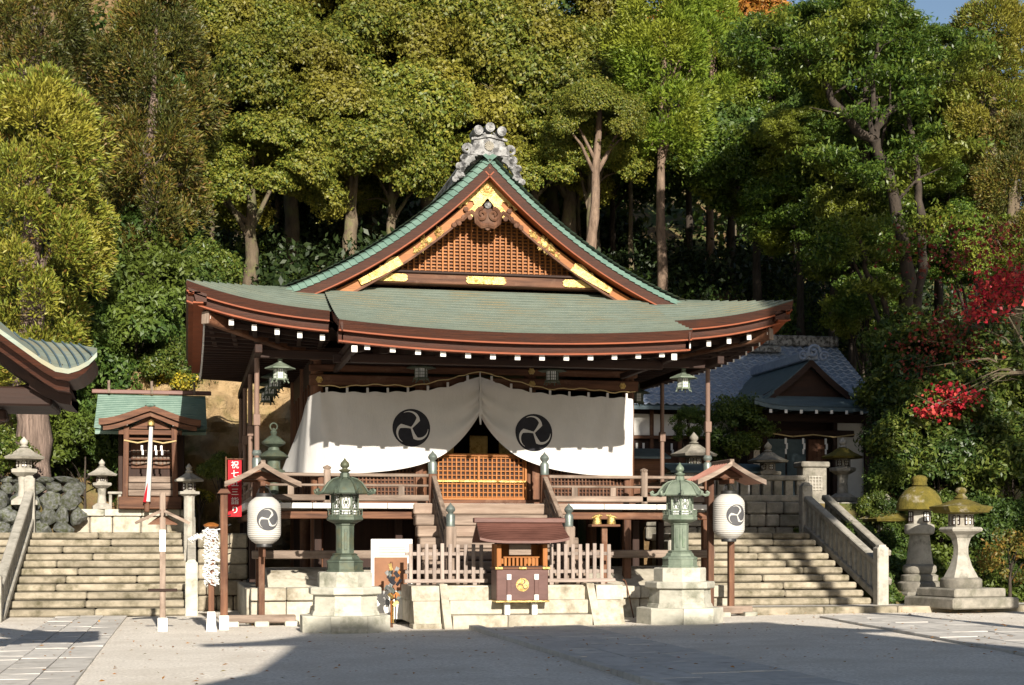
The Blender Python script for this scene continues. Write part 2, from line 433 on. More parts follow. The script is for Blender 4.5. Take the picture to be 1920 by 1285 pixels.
def paved(name, label, x0, x1, y0, y1, cols, ln, kerb=None, skew=0.0, h=.03):
    r = obj(name, None); tag(r, label, None, None, 'structure')
    w = (x1 - x0) / cols
    for c in range(cols):
        y = y0 - random.uniform(0, .4)
        while y < y1:
            L = ln * random.uniform(.75, 1.35); ye = min(y + L, y1)
            if y1 - ye < .25: ye = y1
            slab_obj(r, x0 + c * w, x0 + (c + 1) * w, max(y, y0), ye, h, skew=skew); y = ye
    if kerb:
        for xx in kerb:
            y = y0
            while y < y1:
                ye = min(y + random.uniform(1.2, 2.0), y1)
                slab_obj(r, xx - .09, xx + .09, y, ye, h + .045, 'kerb_stone', skew=skew); y = ye
    return r
paved('stone_path', 'grey stone slab path leading up to the offering steps', 5.03, 6.86, 8, 26.72, 3, .85, kerb=(4.93,))
paved('stone_path', 'grey stone slab path leading to the left stone stairs', -2.62, -1.2, 10, 34.0, 3, .8)
paved('stone_path', 'stone slab crossing path in the lower left corner', -7.0, -2.66, 21.2, 23.0, 4, .6)
paved('stone_path', 'dark stone slab path slanting across the right of the courtyard', 11.7, 13.6, 12, 27.6, 3, .9, skew=.13)

# terraces and hill ------------------------------------------------
def hill_z(x, y):
    ys = 42.3 + 2.2 * sstep(12, 16, x) - 1.2 * sstep(0, -4, x)
    t = y - ys
    if t <= 0: return 1.35 + .25 * t * 0
    a = 7.0 * (1 - math.exp(-t / 4.0)) + .24 * t + .004 * max(0, t - 12) ** 2
    a += .35 * math.sin(x * .9 + y * .5) * min(t / 3, 1) + .2 * math.sin(x * 2.1 - y * 1.3) * min(t / 3, 1)
    return 1.35 + a
hb = MB()
NXH, NYH = 96, 60
def hfun(u, v):
    x = -34 + 84 * u; y = 41.0 + 75 * v ** 1.6
    return (x, y, hill_z(x, y) - (.0 if v > 0 else 3.0))
hb.grid(hfun, NXH, NYH)
hill = obj('hillside', hb.mesh('hillside', m_earth, 60)); tag(hill, 'wooded hillside covered in brown leaf litter', None, None, 'structure')

# bare cliff behind the hall's left side
def cliff(u, v):
    x = lerp(-1.9, 3.6, u); z = lerp(0, 6.6, v)
    y = 41.6 + .30 * z * z * .12 + .35 * math.sin(3.1 * x + 1.7 * z) * math.sin(1.3 * z + x) + .16 * math.sin(7 * x - 4 * z) + .1 * math.sin(11 * z + 3 * x)
    if v > .999 or u < .001 or u > .999: y += 1.5
    return (x, y, z)
cb = MB(); cb.grid(cliff, 44, 50)
tag(obj('cliff', cb.mesh('cliff', m_cliff, 40)), 'bare tan rock cliff between the small shrine and the hall', None, None, 'structure')

# left terrace (behind the left stairs)
tb = MB(); tb.box((-4.6, 41.0, .87), (9.6, 6.0, 1.745), 0)
tag(obj('terrace_ground', tb.mesh('terrace_ground', m_earth)), 'earth terrace under the small shrine', None, None, 'structure')
# right terrace
tb = MB(); tb.box((20.4, 43.0, 1.24), (19.6, 15.6, 2.48), 0)
tag(obj('terrace_ground', tb.mesh('terrace_ground', m_earth)), 'raised terrace under the tile roofed shrine', None, None, 'structure')

# ------------------------------------------------------------------ main hall
HX, HY = 5.87, 30.0
hall = thing('worship_hall', 'large wooden shrine hall with green copper hip and gable roof and white rafter tips', 'shrine hall', (HX, HY, 0))
EX, EYF, EYB = 5.87, -1.2, 9.6
KX, KYF = 3.25, -2.8
GX = 4.25
rk = np.polyfit([0, .2, .39, .84, 1.71, 3.04, 4.1, 5.0, 5.87], [9.32, 9.12, 8.93, 8.50, 7.78, 6.95, 6.48, 6.13, 5.86], 4)
def zr(x): return float(np.polyval(rk, abs(x)))
def ez(x): return 5.79 + .53 * (abs(x) / EX) ** 4
def kz(x): return 5.31 + .15 * (x / KX) ** 2
YT, ZT = .78, 6.64
def front_surf(x_e, t, yf, ze):
    ax = abs(x_e); sg = 1 if x_e >= 0 else -1
    xt = x_e if ax <= KX else sg * (KX + (GX - KX) * (ax - KX) / (EX - KX))
    x = lerp(x_e, xt, t)
    zt = ZT if ax <= KX else lerp(ZT, 6.46, (ax - KX) / (EX - KX))
    yt = YT if ax <= KX else lerp(YT, .15, (ax - KX) / (EX - KX))
    return (x, lerp(yf, yt, t), lerp(ze, zt, t ** 1.12))
def courses(fn, n, cols, lift=.022, b=None):
    """overlapping copper courses: each strip's lower edge stands proud of the one below"""
    b = b or MB()
    for i in range(n):
        o = len(b.v)
        for k in range(cols + 1):
            p = fn(k / cols, i / n); b.v.append((p[0], p[1], p[2] + lift))
        for k in range(cols + 1):
            p = fn(k / cols, min((i + 1.03) / n, 1)); b.v.append((p[0], p[1], p[2] + .002))
        for k in range(cols + 1):
            p = fn(k / cols, i / n); b.v.append((p[0], p[1], p[2] - .004))
        w = cols + 1
        for k in range(cols):
            b.f.append((o + k, o + k + 1, o + w + k + 1, o + w + k))
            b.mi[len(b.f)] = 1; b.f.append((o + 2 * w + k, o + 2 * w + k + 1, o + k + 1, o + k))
    return b
rb = MB()
courses(lambda u, t: front_surf(lerp(-KX, KX, u), t, KYF, kz(lerp(-KX, KX, u))), 17, 48, .03, b=rb)
for sg in (-1, 1):
    courses(lambda u, t: front_surf(sg * lerp(KX - .02, EX, u), t, EYF, ez(lerp(KX - .02, EX, u))), 11, 24, .03, b=rb)
# side slopes
def side_lift(x, y): return .44 * abs((y - 4.2) / 5.4) ** 4 * (abs(x) / EX) ** 7
for sg in (-1, 1):
    def side(u, t):
        x = lerp(EX, .02, t)
        if x > GX:
            k = (x - GX) / (EX - GX); y0 = lerp(.15, EYF, k); y1 = lerp(8.0, EYB, k)
        else: y0, y1 = .15, 8.0
        y = lerp(y0, y1, u)
        return (sg * x, y, zr(x) + side_lift(x, y))
    courses(side, 46, 16, b=rb)
# rear slope
rb.grid(lambda u, t: (lerp(-1, 1, u) * lerp(EX, GX, t), lerp(EYB, 8.2, t), lerp(5.85, 6.5, t)), 8, 3)
roof = part(hall, 'roof', rb, [m_copper, m_lip], None, 'green copper roof with fine overlapping courses')
rr = MB(); rr.prism([(-GX, 6.4), (0, 9.2), (GX, 6.4)][::-1], 7.9, 7.95)
part(roof, 'rear_gable_wall', rr, m_shadow)

# green rolled verge along the gable edge, course by course
def rake_frame(x):
    e = .02; a = abs(x); sg = 1 if x >= 0 else -1
    d = Vector((e, 0, zr(a + e) - zr(a))).normalized()
    n = Vector((-d.z, 0, d.x))
    if n.z < 0: n = -n
    n.x = n.x * sg
    return Vector((x, 0, zr(a))), n
def rake_pts(step, x1=GX):
    xs = [0.0]
    while xs[-1] < x1:
        a = xs[-1]; s = (zr(a + .01) - zr(a)) / .01
        xs.append(a + step / math.sqrt(1 + s * s))
    return xs
vb = MB()
for sg in (-1, 1):
    xs = rake_pts(.135)
    for i in range(len(xs) - 1):
        prof = [(1.0, .03), (.40, .0), (.12, -.08), (.0, -.20)]
        o = len(vb.v)
        for (xx, lf) in ((xs[i], 0), (xs[i + 1], .016)):
            p, n = rake_frame(sg * max(xx, .003))
            for (yy, nn) in prof:
                q = p + n * (nn + lf); vb.v.append((q.x, yy - lf * .6, q.z))
        k = len(prof)
        for j in range(k - 1): vb.f.append((o + j, o + j + 1, o + k + j + 1, o + k + j))
        p, n = rake_frame(sg * xs[i + 1])
        o2 = len(vb.v)
        for (yy, nn) in prof:
            q = p + n * (nn - .004); vb.v.append((q.x, yy, q.z))
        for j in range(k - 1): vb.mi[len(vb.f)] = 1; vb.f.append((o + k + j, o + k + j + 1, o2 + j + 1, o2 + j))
part(roof, 'verge', vb, [m_copper_g, m_lip])
def rake_sweep(sec, x0, x1, n=40):
    b = MB()
    for sg in (-1, 1):
        path = []
        for i in range(n + 1):
            x = lerp(x0, x1, i / n); p, nn = rake_frame(sg * max(x, .0005))
            if x < .001: nn = Vector((0, 0, 1))
            path.append((p, Vector((0, 1, 0)), nn))
        b.sweep(path, sec)
    return b
barge = part(hall, 'bargeboard', rake_sweep([(.02, -.19), (.05, -.355), (.7, -.355), (.7, -.19)], 0, GX + .35), m_verge, 40, 'thick dark red shingle edge of the gable')
part(barge, 'edge_lip', rake_sweep([(.03, -.355), (.03, -.38), (.3, -.38), (.3, -.355)], 0, GX + .3), m_vermilion, 40)
part(barge, 'shadow_board', rake_sweep([(.45, -.38), (.45, -.46), (.6, -.46), (.6, -.38)], 0, GX), m_dark[0], 40)
inner = part(hall, 'inner_bargeboard', rake_sweep([(.30, -.43), (.30, -.615), (.42, -.615), (.42, -.43)], 0, 3.3), m_orange[0], 40, 'orange brown carved bargeboard with gilt fittings')
part(inner, 'moulding', rake_sweep([(.26, -.60), (.26, -.64), (.34, -.64), (.34, -.60)], 0, 3.2), m_brown[0], 40)
# gable field with lattice
LB, LA, LZ = 2.32, 8.62, 6.92
gf = MB(); gf.prism([(-3.4, 6.70), (3.4, 6.70), (2.3, 7.35), (0, 8.95), (-2.3, 7.35)], .84, .9)
gable = part(hall, 'gable_panel', gf, m_brown[2], None, 'dark boarded gable behind a square lattice')
nb = 37
for i in range(nb):
    x = lerp(-2.12, 2.12, i / (nb - 1)); top = LZ + (LA - LZ) * (1 - (abs(x) / LB) ** .93) + .1
    b = MB(); b.box((x, .77, (LZ + top) / 2), (.034, .06, top - LZ), .004)
    part(gable, 'lattice_bar', b, m_orange[2])
b = MB()
for k in range(23):
    z = LZ + .04 + k * .068; w = LB * max(0, 1 - (z - LZ) / (LA - LZ)) ** 1.05 + .05
    if w > .08: b.box((0, .805, z), (2 * w, .03, .022))
part(gable, 'lattice_rail', b, m_orange[0])
b = MB(); b.box((0, .58, 6.79), (5.0, .28, .20), .015)
gbeam = part(hall, 'gable_beam', b, m_brown[0])
b = MB(); b.box((0, .56, 6.915), (4.5, .34, .05), .01)
part(gbeam, 'beam_cap', b, m_dark[0])
def gilt_bar(cx, w):
    b = MB(); pts = []
    h = .075
    for (x, z) in ((-w, -h), (w, -h), (w + .05, -.03), (w + .03, 0), (w + .05, .03), (w, h), (-w, h), (-w - .05, .03), (-w - .03, 0), (-w - .05, -.03)):
        pts.append((cx + x, 6.79 + z))
    b.prism(pts, .415, .437)
    for t in (-.6, 0, .6): b.lathe([(.02, -.012), (.014, .012)], 8, (cx + t * w, 0, 0))
    o = MB(); o.prism(pts, .415, .437)
    return o
for cx, w in ((-1.9, .27), (0, .36), (1.9, .27)): part(gbeam, 'gilt_fitting', gilt_bar(cx, w), m_gold)
# gilt apex plate with chrysanthemum
b = MB()
ZUP = .14
out_l = [(x, z + ZUP) for x, z in ((0, 8.86), (-.15, 8.62), (-.32, 8.40), (-.5, 8.20), (-.62, 8.06), (-.55, 8.04), (-.50, 8.12), (-.42, 8.12), (-.38, 8.20), (-.30, 8.20), (-.27, 8.12),
         (-.36, 8.02), (-.40, 7.90), (-.34, 7.84), (-.22, 7.98), (-.1, 8.14), (0, 8.27))]
poly = out_l + [(-x, z) for x, z in out_l[-2:0:-1]]
n = len(poly)
# two half plates keep the outline simple
b.prism([p for p in out_l][::-1], .255, .292)
b.prism([(-x, z) for x, z in out_l], .255, .292)
apex = part(hall, 'gilt_apex_plate', b, m_gold, None, 'gilt plate with a chrysanthemum at the top of the gable')
b = MB()
b.lathe([(.05, 0), (.05, .03), (.02, .045), (.001, .05)], 12)
for k in range(16):
    a = 2 * math.pi * k / 16; c, s = math.cos(a), math.sin(a)
    vs = [(c * .045 - s * .01, s * .045 + c * .01, .012), (c * .045 + s * .01, s * .045 - c * .01, .012), (c * .135 + s * .03, s * .135 - c * .03, .016),
          (c * .155, s * .155, .014), (c * .135 - s * .03, s * .135 + c * .03, .016), (c * .1, s * .1, .032)]
    b.add(vs, [(0, 5, 4), (4, 5, 3), (3, 5, 2), (2, 5, 1), (1, 5, 0)])
b.lathe([(.165, 0), (.165, .012), (.15, .014)], 24)
part(apex, 'chrysanthemum_crest', b, m_gold, None, loc=(0, .252, 8.47 + ZUP), rot=(R(90), 0, 0))
# gilt scroll plates half way down each side and at the foot
def scroll_plate(seed, L, W):
    rnd = random.Random(seed); b = MB()
    b.lathe([(.07, 0), (.07, .02), (.04, .035), (.001, .04)], 10)
    for k in range(26):
        x = rnd.uniform(-L, L); z = rnd.uniform(-W, W) * (1 - .6 * abs(x) / L); a = rnd.uniform(0, 6.28); l = rnd.uniform(.05, .09); w = l * .4
        c, s = math.cos(a), math.sin(a)
        pts = [(-l, 0, .004), (-l * .3, w, .006), (l * .5, w * .8, .006), (l, 0, .004), (l * .5, -w * .8, .006), (-l * .3, -w, .006), (0, 0, .03)]
        b.add([(x + px * c - py * s, z + px * s + py * c, pz) for px, py, pz in pts], [(0, 6, 1), (1, 6, 2), (2, 6, 3), (3, 6, 4), (4, 6, 5), (5, 6, 0)])
    return b
def on_rake(x, off, y):
    p, n = rake_frame(x); q = p + n * off; return Vector((q.x, y, q.z)), math.atan2(n.x, n.z)
for sg in (-1, 1):
    p, an = on_rake(sg * 1.5, -.53, .288)
    part(hall, 'gilt_scroll', scroll_plate(5 + sg, .36, .13), m_gold).matrix_local = \
        Matrix.Translation(p) @ Matrix.Rotation(an, 4, 'Y') @ Matrix.Rotation(R(90), 4, 'X')
    fr = []
    for i in range(15):
        x = lerp(2.05, 2.8, i / 14); p, nn = rake_frame(sg * x); fr.append((p, Vector((0, 1, 0)), nn, i / 14))
    b = MB(); o = 0
    for (p, a_, nn, t) in fr:
        top = -.425 + (.05 * abs(math.sin(t * 9)) * (t < .5) - .02); bot = -.63 + (.06 * t)
        for (yy, off) in ((.245, top), (.245, bot), (.285, bot), (.285, top)):
            q = p + nn * off; b.v.append((q.x, yy, q.z))
    for i in range(14):
        for k in range(4): b.f.append((i * 4 + k, i * 4 + (k + 1) % 4, i * 4 + 4 + (k + 1) % 4, i * 4 + 4 + k))
    b.f.append((0, 1, 2, 3)); b.f.append((56, 57, 58, 59)); part(hall, 'gilt_foot_plate', b, m_gold)
# carved pendant under the apex
b = MB()
def spiral(cx, cz, r0, r1, a0, a1, y, n=22, th=.035):
    pts = []
    for i in range(n + 1):
        t = i / n; a = lerp(a0, a1, t); r = lerp(r0, r1, t); pts.append((cx + r * math.cos(a), y, cz + r * math.sin(a)))
    return pts
for sg in (-1, 1):
    b.tube([(sg * x, y, z) for x, y, z in spiral(.12, 7.93, .13, .02, R(100), R(-420), .24, 26)], [.045 - .02 * i / 26 for i in range(27)], 6)
    b.tube([(sg * x, .26, z) for x, z in ((.0, 7.72), (.12, 7.70), (.22, 7.78), (.24, 7.9), (.32, 7.98), (.42, 7.92), (.5, 7.82), (.62, 7.78), (.72, 7.66))], [.05, .06, .06, .05, .05, .05, .045, .035, .015], 6)
    for k, (x, z) in enumerate(((.36, 7.86), (.48, 7.86), (.58, 7.74), (.68, 7.70), (.44, 8.02))):
        b.lathe([(.055, -.02), (.05, .02), (.001, .035)], 8, (0, 0, 0)); vs = b.v[-24:]
        b.v[-24:] = [(sg * x + px, .25 - pz, z + py) for px, py, pz in vs]
b.prism([(-.2, 7.80), (-.1, 7.68), (0, 7.62), (.1, 7.68), (.2, 7.80), (.16, 8.0), (0, 8.1), (-.16, 8.0)], .26, .31)
b.v = [(p[0], p[1], p[2] + ZUP) for p in b.v]
pend = part(hall, 'gable_pendant', b, m_brown[2], 50, 'dark carved wooden pendant with scrolls')
b = MB(); b.lathe([(.07, 0), (.07, .02), (.035, .05), (.001, .06)], 10)
part(pend, 'pendant_boss', b, m_onigawara, 40, None, (0, .25, 8.12 + ZUP), (R(90), 0, 0))
# ridge and ridge-end tile ornament
b = MB(); b.prism([(-.36, 9.12), (.36, 9.12), (.28, 9.36), (.30, 9.40), (.22, 9.55), (-.22, 9.55), (-.30, 9.40), (-.28, 9.36)], .42, 8.0)
part(roof, 'ridge', b, m_onigawara)
b = MB()
b.prism([(-.40, 9.22), (.40, 9.22), (.30, 9.50), (.32, 9.54), (0, 9.62), (-.32, 9.54), (-.30, 9.50)], .10, .42)
b.prism([(-.36, 9.50), (0, 9.575), (.36, 9.50), (.36, 9.545), (0, 9.635), (-.36, 9.545)], .06, .12)
orn = part(hall, 'ridge_end_tile', b, m_onigawara, None, 'silver grey ridge tile with chrysanthemum and three round tiles')
for (x, z) in ((-.235, 9.68), (0, 9.75), (.235, 9.68)):
    b = MB(); b.lathe([(.095, -.04), (.095, .5)], 16); b.v = [(x + p[0], .02 + p[2], z + p[1]) for p in b.v]
    b.lathe([(.07, 0), (.07, .012), (.001, .02)], 14); nn = 14 * 3
    b.v[-nn:] = [(x + p[0], -.02 - p[2], z + p[1]) for p in b.v[-nn:]]
    rt = part(orn, 'round_tile', b, m_onigawara, 40)
for sg in (-1, 1):
    b = MB(); b.tube([(sg * .06, .1, 9.66), (sg * .12, .1, 9.62), (sg * .18, .1, 9.64)], .03, 6); part(orn, 'tile_link', b, m_onigawara)
b = MB()
for k in range(14):
    a = 2 * math.pi * k / 14; b.tube([(.03 * math.cos(a), .09, 9.40 + .03 * math.sin(a)), (.095 * math.cos(a), .085, 9.40 + .095 * math.sin(a))], [.008, .02], 5)
b.lathe([(.03, 0), (.001, .02)], 8)
b.v[-16:] = [(p[0], .09 - p[2], 9.40 + p[1]) for p in b.v[-16:]]
part(orn, 'tile_chrysanthemum', b, m_stone)
for sg in (-1, 1):
    b = MB()
    for (cx, cz, r) in ((.44, 9.33, .11), (.34, 9.22, .08), (.50, 9.14, .075), (.60, 8.98, .06), (.56, 8.80, .05), (.68, 8.72, .05), (.47, 9.02, .05)):
        b.tube([(sg * x, y, z) for x, y, z in spiral(cx, cz, r, r * .15, R(200), R(-380), .14, 18)], [.038 - .016 * i / 18 for i in range(19)], 6)
    b.tube([(sg * x, .2, z) for x, z in ((.3, 9.2), (.42, 9.14), (.54, 8.98), (.6, 8.84), (.72, 8.68))], [.09, .10, .09, .07, .03], 6)
    part(orn, 'scroll_fin', b, m_onigawara, 50)

# eave edges ---------------------------------------------------------
def eave_path(kind, sg=1, n=24, x0=None, x1=None):
    fr = []
    for i in range(n + 1):
        t = i / n
        if kind == 'main':
            x = sg * lerp(KX + .02 if x0 is None else x0, EX if x1 is None else x1, t); fr.append(((x, EYF, ez(x)), (0, 1, 0), (0, 0, 1)))
        elif kind == 'step':
            x = lerp(-KX, KX, t); fr.append(((x, KYF, kz(x)), (0, 1, 0), (0, 0, 1)))
        else:
            y = lerp(EYF + .03, EYB, t); fr.append(((sg * EX, y, zr(EX) + side_lift(EX, y)), (-sg, 0, 0), (0, 0, 1)))
    return fr
S1 = [(-.015, .008), (.0, -.03), (.05, -.16), (.20, -.15), (.16, .0)]
S2 = [(.13, -.20), (.17, -.34), (.36, -.34), (.36, -.15), (.14, -.15)]
S2L = [(.115, -.335), (.115, -.365), (.3, -.365), (.3, -.335)]
S1L = [(.03, -.158), (.03, -.185), (.25, -.185), (.25, -.155)]
def edge(name, frs, sec, m):
    for fr in frs:
        b = MB(); b.sweep(fr, sec); o = part(hall, name, b, m, 40)
    return o
step = [eave_path('step')]; mains = [eave_path('main', s) for s in (-1, 1)]; sides = [eave_path('side', s) for s in (-1, 1)]
S2s = [(a + .02, b2 - .005) for a, b2 in S2]
edge('eave_edge', step, S1, m_verge); edge('lower_eave_edge', step, S2s, m_verge)
for frs in (mains, sides):
    edge('eave_edge', frs, S1, m_verge); edge('lower_eave_edge', frs, S2, m_verge)
for frs in (step, mains, sides):
    edge('eave_lip', frs, S1L, m_vermilion); edge('lower_eave_lip', frs, S2L, m_vermilion)
# returns where the projecting eave dies into the main eave
for sg in (-1, 1):
    b = MB()
    p0 = Vector((sg * KX, KYF, kz(KX))); p1 = Vector((sg * KX, EYF + .3, 5.93))
    for sec in (S1, S2):
        b.sweep([(lerp(p0, p1, t / 6), (-sg, 0, 0), (0, 0, 1)) for t in range(7)], [(min(a, .10) * .5 + .02, c - .02) for a, c in sec])
    part(hall, 'eave_return', b, m_verge, 40)
# soffit boards
b = MB()
b.grid(lambda u, v: (lerp(-KX + .3, KX - .3, u), lerp(KYF + .5, 1.3, v), lerp(kz(lerp(-KX, KX, u)) - .27, 5.62, v)), 12, 4)
for sg in (-1, 1):
    b.grid(lambda u, v: (sg * lerp(KX - .35, EX - .45, u), lerp(EYF + .45, 1.3, v), lerp(ez(lerp(KX, EX, u)) - .26, 5.62, v)), 10, 4)
    b.grid(lambda u, v: (sg * lerp(EX - .45, 3.0, v), lerp(EYF + .3, EYB - .4, u), lerp(zr(EX) + side_lift(EX, lerp(EYF, EYB, u)) - .27, 5.66, v)), 14, 4)
part(hall, 'soffit', b, m_dark[0])
# rafters with white painted ends
def rafter(p0, p1, w=.085, h=.115):
    b = MB(); b.bar(p0, p1, w, h, .006); r = part(hall, 'rafter', b, m_dark[1] if abs(p1[1] - p0[1]) > abs(p1[0] - p0[0]) else m_dark[0])
    d = (Vector(p0) - Vector(p1)).normalized(); q = Vector(p0) + d * .004
    b = MB(); b.bar(q - d * .02, q + d * .012, w + .006, h + .006, .003); part(r, 'white_tip', b, m_white)
    return r
for i in range(13):
    x = -2.73 + .455 * i; z = 4.92 + .12 * (x / 2.75) ** 2
    rafter((x, KYF + .22, z), (x, .9, 5.34), .095, .125)
for sg in (-1, 1):
    for i in range(6):
        x = sg * (3.38 + .42 * i); z = ez(x) - .46
        rafter((x, EYF + .3, z), (x * .97, 1.1, 5.46), .085, .11)
    for i in range(26):
        y = -.55 + .38 * i; z = zr(EX) + side_lift(EX, y) - .45
        rafter((sg * (EX - .32), y, z), (sg * 3.2, y, 5.42), .07, .10)
    b = MB(); b.bar((sg * 5.52, EYF + .32, ez(5.5) - .50), (sg * 3.3, 1.3, 5.30), .17, .22, .02); hb_ = part(hall, 'hip_beam', b, m_brown[0])
    b = MB(); b.bar((sg * 5.545, EYF + .297, ez(5.5) - .50), (sg * 5.52, EYF + .32, ez(5.5) - .502), .18, .23, .01); part(hb_, 'white_tip', b, m_weath[2])
# kioi / purlins carrying the rafters
for (y, z, w) in ((-1.9, 4.90, 5.9), (-.6, 5.04, 6.3)):
    b = MB(); b.box((0, y, z), (w, .14, .16), .012); part(hall, 'purlin', b, m_dark[0])
for sg in (-1, 1):
    b = MB(); b.box((sg * 4.55, 4.2, 5.18), (.14, 9.8, .16), .012); part(hall, 'purlin', b, m_dark[1])
b = MB(); b.box((0, .1, 5.17), (9.24, .14, .16), .012); part(hall, 'purlin', b, m_dark[0])
for sg in (-1, 1):
    for z in (4.98, 5.15):
        b = MB(); b.box((sg * 2.96, -.85, z), (.10, 3.5, .11), .012); br = part(hall, 'bracket_arm', b, m_dark[1])
        b = MB(); b.box((sg * 2.96, -2.6, z), (.106, .03, .116), .004)
        part(br, 'white_tip', b, m_white)
# ---- walls, columns, floor, interior
for sg in (-1, 1):
    for (x, y) in ((3.28, 1.55), (1.15, 1.55), (3.28, 4.6), (3.28, 7.8)):
        b = MB(); b.lathe([(.13, .7), (.13, 5.55)], 12, (sg * x, y, 0)); part(hall, 'column', b, m_brown[2], 40)
    for y in (.1, 3.2, 6.3, 9.0):
        b = MB(); b.lathe([(.05, 2.3), (.048, 5.12)], 10, (sg * 4.55, y, 0)); b.box((sg * 4.55, y, 3.9), (.13, .13, .22), .01)
        part(hall, 'eave_pole', b, m_pole, 40)
b = MB(); b.box((0, 1.42, 4.83), (6.9, .16, .22), .02); ub = part(hall, 'head_beam', b, m_brown[0])
b = MB(); b.box((0, 1.46, 5.08), (6.9, .12, .14), .02); part(hall, 'tie_beam', b, m_brown[0])
b = MB(); b.box((0, 1.5, 5.32), (6.8, .1, .34), 0); part(hall, 'frieze_board', b, m_dark[0])
def rosette(parent, p):
    b = MB()
    for k in range(6):
        a = 2 * math.pi * k / 6
        b.lathe([(.032, 0), (.026, .012), (.001, .016)], 8, (.042 * math.cos(a), .042 * math.sin(a), 0))
    b.lathe([(.03, 0), (.022, .022), (.001, .028)], 8)
    part(parent, 'gilt_rosette', b, m_gold, 40, None, p, (R(90), 0, 0))
for x in (-3.25, 3.1, 1.15): rosette(ub, (x, 1.335, 4.83))
rosette(ub, (1.15, 1.39, 5.1))
b = MB(); b.box((0, 5.0, 2.255), (9.4, 9.96, .09), 0); part(hall, 'deck_floor', b, m_weath[1])
# white plank ends of the deck edge
xe = [-4.72, -3.5, -2.05, -.95, .28, 1.36, 2.3, 3.4, 4.72]
for a, c in zip(xe[:-1], xe[1:]):
    b = MB(); b.box(((a + c) / 2, -.05, 2.255), (c - a - .012, .14, .105), .006); part(hall, 'deck_edge_board', b, m_plaster)
for sg in (-1, 1):
    b = MB(); b.box((sg * 4.73, 5.0, 2.255), (.1, 9.9, .105), .006); part(hall, 'deck_edge_board', b, m_plaster)
b = MB(); b.box((0, .10, 2.08), (9.3, .14, .15), .015); part(hall, 'deck_beam', b, m_brown[0])
b = MB(); b.box((0, -.02, 1.31), (9.3, .11, .16), .015); part(hall, 'lower_beam', b, m_weath[0])
for sg in (-1, 1):
    b = MB(); b.box((sg * 4.55, 4.8, 2.08), (.14, 9.2, .15), .015); part(hall, 'deck_beam', b, m_brown[1])
    for (x, y) in ((2.83, .1), (4.5, .1), (1.7, .9), (3.3, 1.1), (4.5, 3.2), (4.5, 6.3), (4.5, 9.0)):
        b = MB(); b.box((sg * x, y, 1.35), (.15, .15, 1.31), .012); part(hall, 'floor_post', b, m_brown[2] if y < .5 else m_dark[2])
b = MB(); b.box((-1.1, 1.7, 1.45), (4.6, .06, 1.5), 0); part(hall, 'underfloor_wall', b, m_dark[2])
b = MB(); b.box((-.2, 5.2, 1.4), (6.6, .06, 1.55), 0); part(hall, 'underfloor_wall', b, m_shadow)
# stone base: separate blocks
sb = MB(); sb.box((0, 4.6, .32), (9.2, 10.2, .64), 0); base = part(hall, 'stone_base', sb, m_granite, None, 'cream granite base under the hall')
for sg in (-1, 1):
    x = 1.95
    while x < 4.7:
        w = min(random.uniform(.75, 1.15), 4.7 - x)
        if 4.7 - x - w < .3: w = 4.7 - x
        b = MB(); b.box((sg * (x + w / 2), -.55, .225), (w - .014, .30, .45), .014); part(base, 'base_block', b, m_granite)
        b = MB(); b.box((sg * (x + w / 2) + .0, -.50, .572), (w - .01, .56, .235), .016); part(base, 'cap_block', b, m_granite)
        x += w
    y = -.3
    while y < 9.5:
        b = MB(); b.box((sg * 4.66, y + .6, .33), (.2, 1.18, .66), .014); part(base, 'base_block', b, m_granite); y += 1.2
mp_ = [(-.22, .69)] + [(-.22 + 1.1 * t, .69 + .36 * math.sin(t * math.pi / 2)) for t in [i / 8 for i in range(1, 9)]] + [(.88, .6), (-.22, .6)]
b = MB(); b.prismx(mp_, -4.35, -1.75); part(base, 'plaster_mound', b, m_granite, 40)
b = MB(); b.prismx(mp_, 1.75, 4.35); part(base, 'plaster_mound', b, m_granite, 40)
# railing round the deck
def giboshi(parent, x, y, z, s=1.0):
    prof = [(.085, 0), (.09, .02), (.085, .05), (.092, .20), (.075, .24), (.05, .255), (.055, .27), (.085, .30), (.095, .335), (.075, .38), (.03, .42), (.008, .455), (.001, .465)]
    b = MB(); b.lathe([(r * s, q * s) for r, q in prof], 14, (x, y, z)); return part(parent, 'bronze_cap', b, m_giboshi, 35)
rail = thing('deck_railing', 'weathered wooden railing with bronze onion caps around the hall deck', 'railing', (HX, HY, 2.31))
def rpart(name, b, m, sm=None): return part(rail, name, b, m, sm)
for sg in (-1, 1):
    for (z, w, m) in ((.55, .075, m_weath[0]), (.35, .055, m_weath[0]), (.105, .13, m_weath[0])):
        b = MB(); b.box((sg * 2.87, .12, z), (3.34, w, w * (.9 if z < .2 else .85)), .012); rpart('rail_bar', b, m)
        b = MB(); b.box((sg * 4.55, 4.7, z), (w, 9.1, w * .85), .012); rpart('rail_bar', b, m_weath[1])
    for x in (1.75, 2.55, 3.9):
        b = MB(); b.box((sg * x, .12, .255), (.12, .05, .21), .006); rpart('baluster', b, m_weath[2])
    for y in (1.6, 3.2, 4.8, 6.4, 8.0):
        b = MB(); b.box((sg * 4.55, y, .255), (.06, .1, .21), .006); rpart('baluster', b, m_weath[2])
    for (x, h) in ((1.13, .58), (4.55, .62)):
        b = MB(); b.box((sg * x, .12, h / 2), (.17, .17, h), .012); pp = rpart('newel_post', b, m_brown[2]); giboshi(pp, sg * x, .12, h)
    b = MB(); b.box((sg * 3.2, .12, .33), (.13, .13, .66), .02); b.lathe([(.07, .66), (.085, .70), (.001, .74)], 10, (sg * 3.2, .12, 0)); rpart('newel_post', b, m_weath[2])
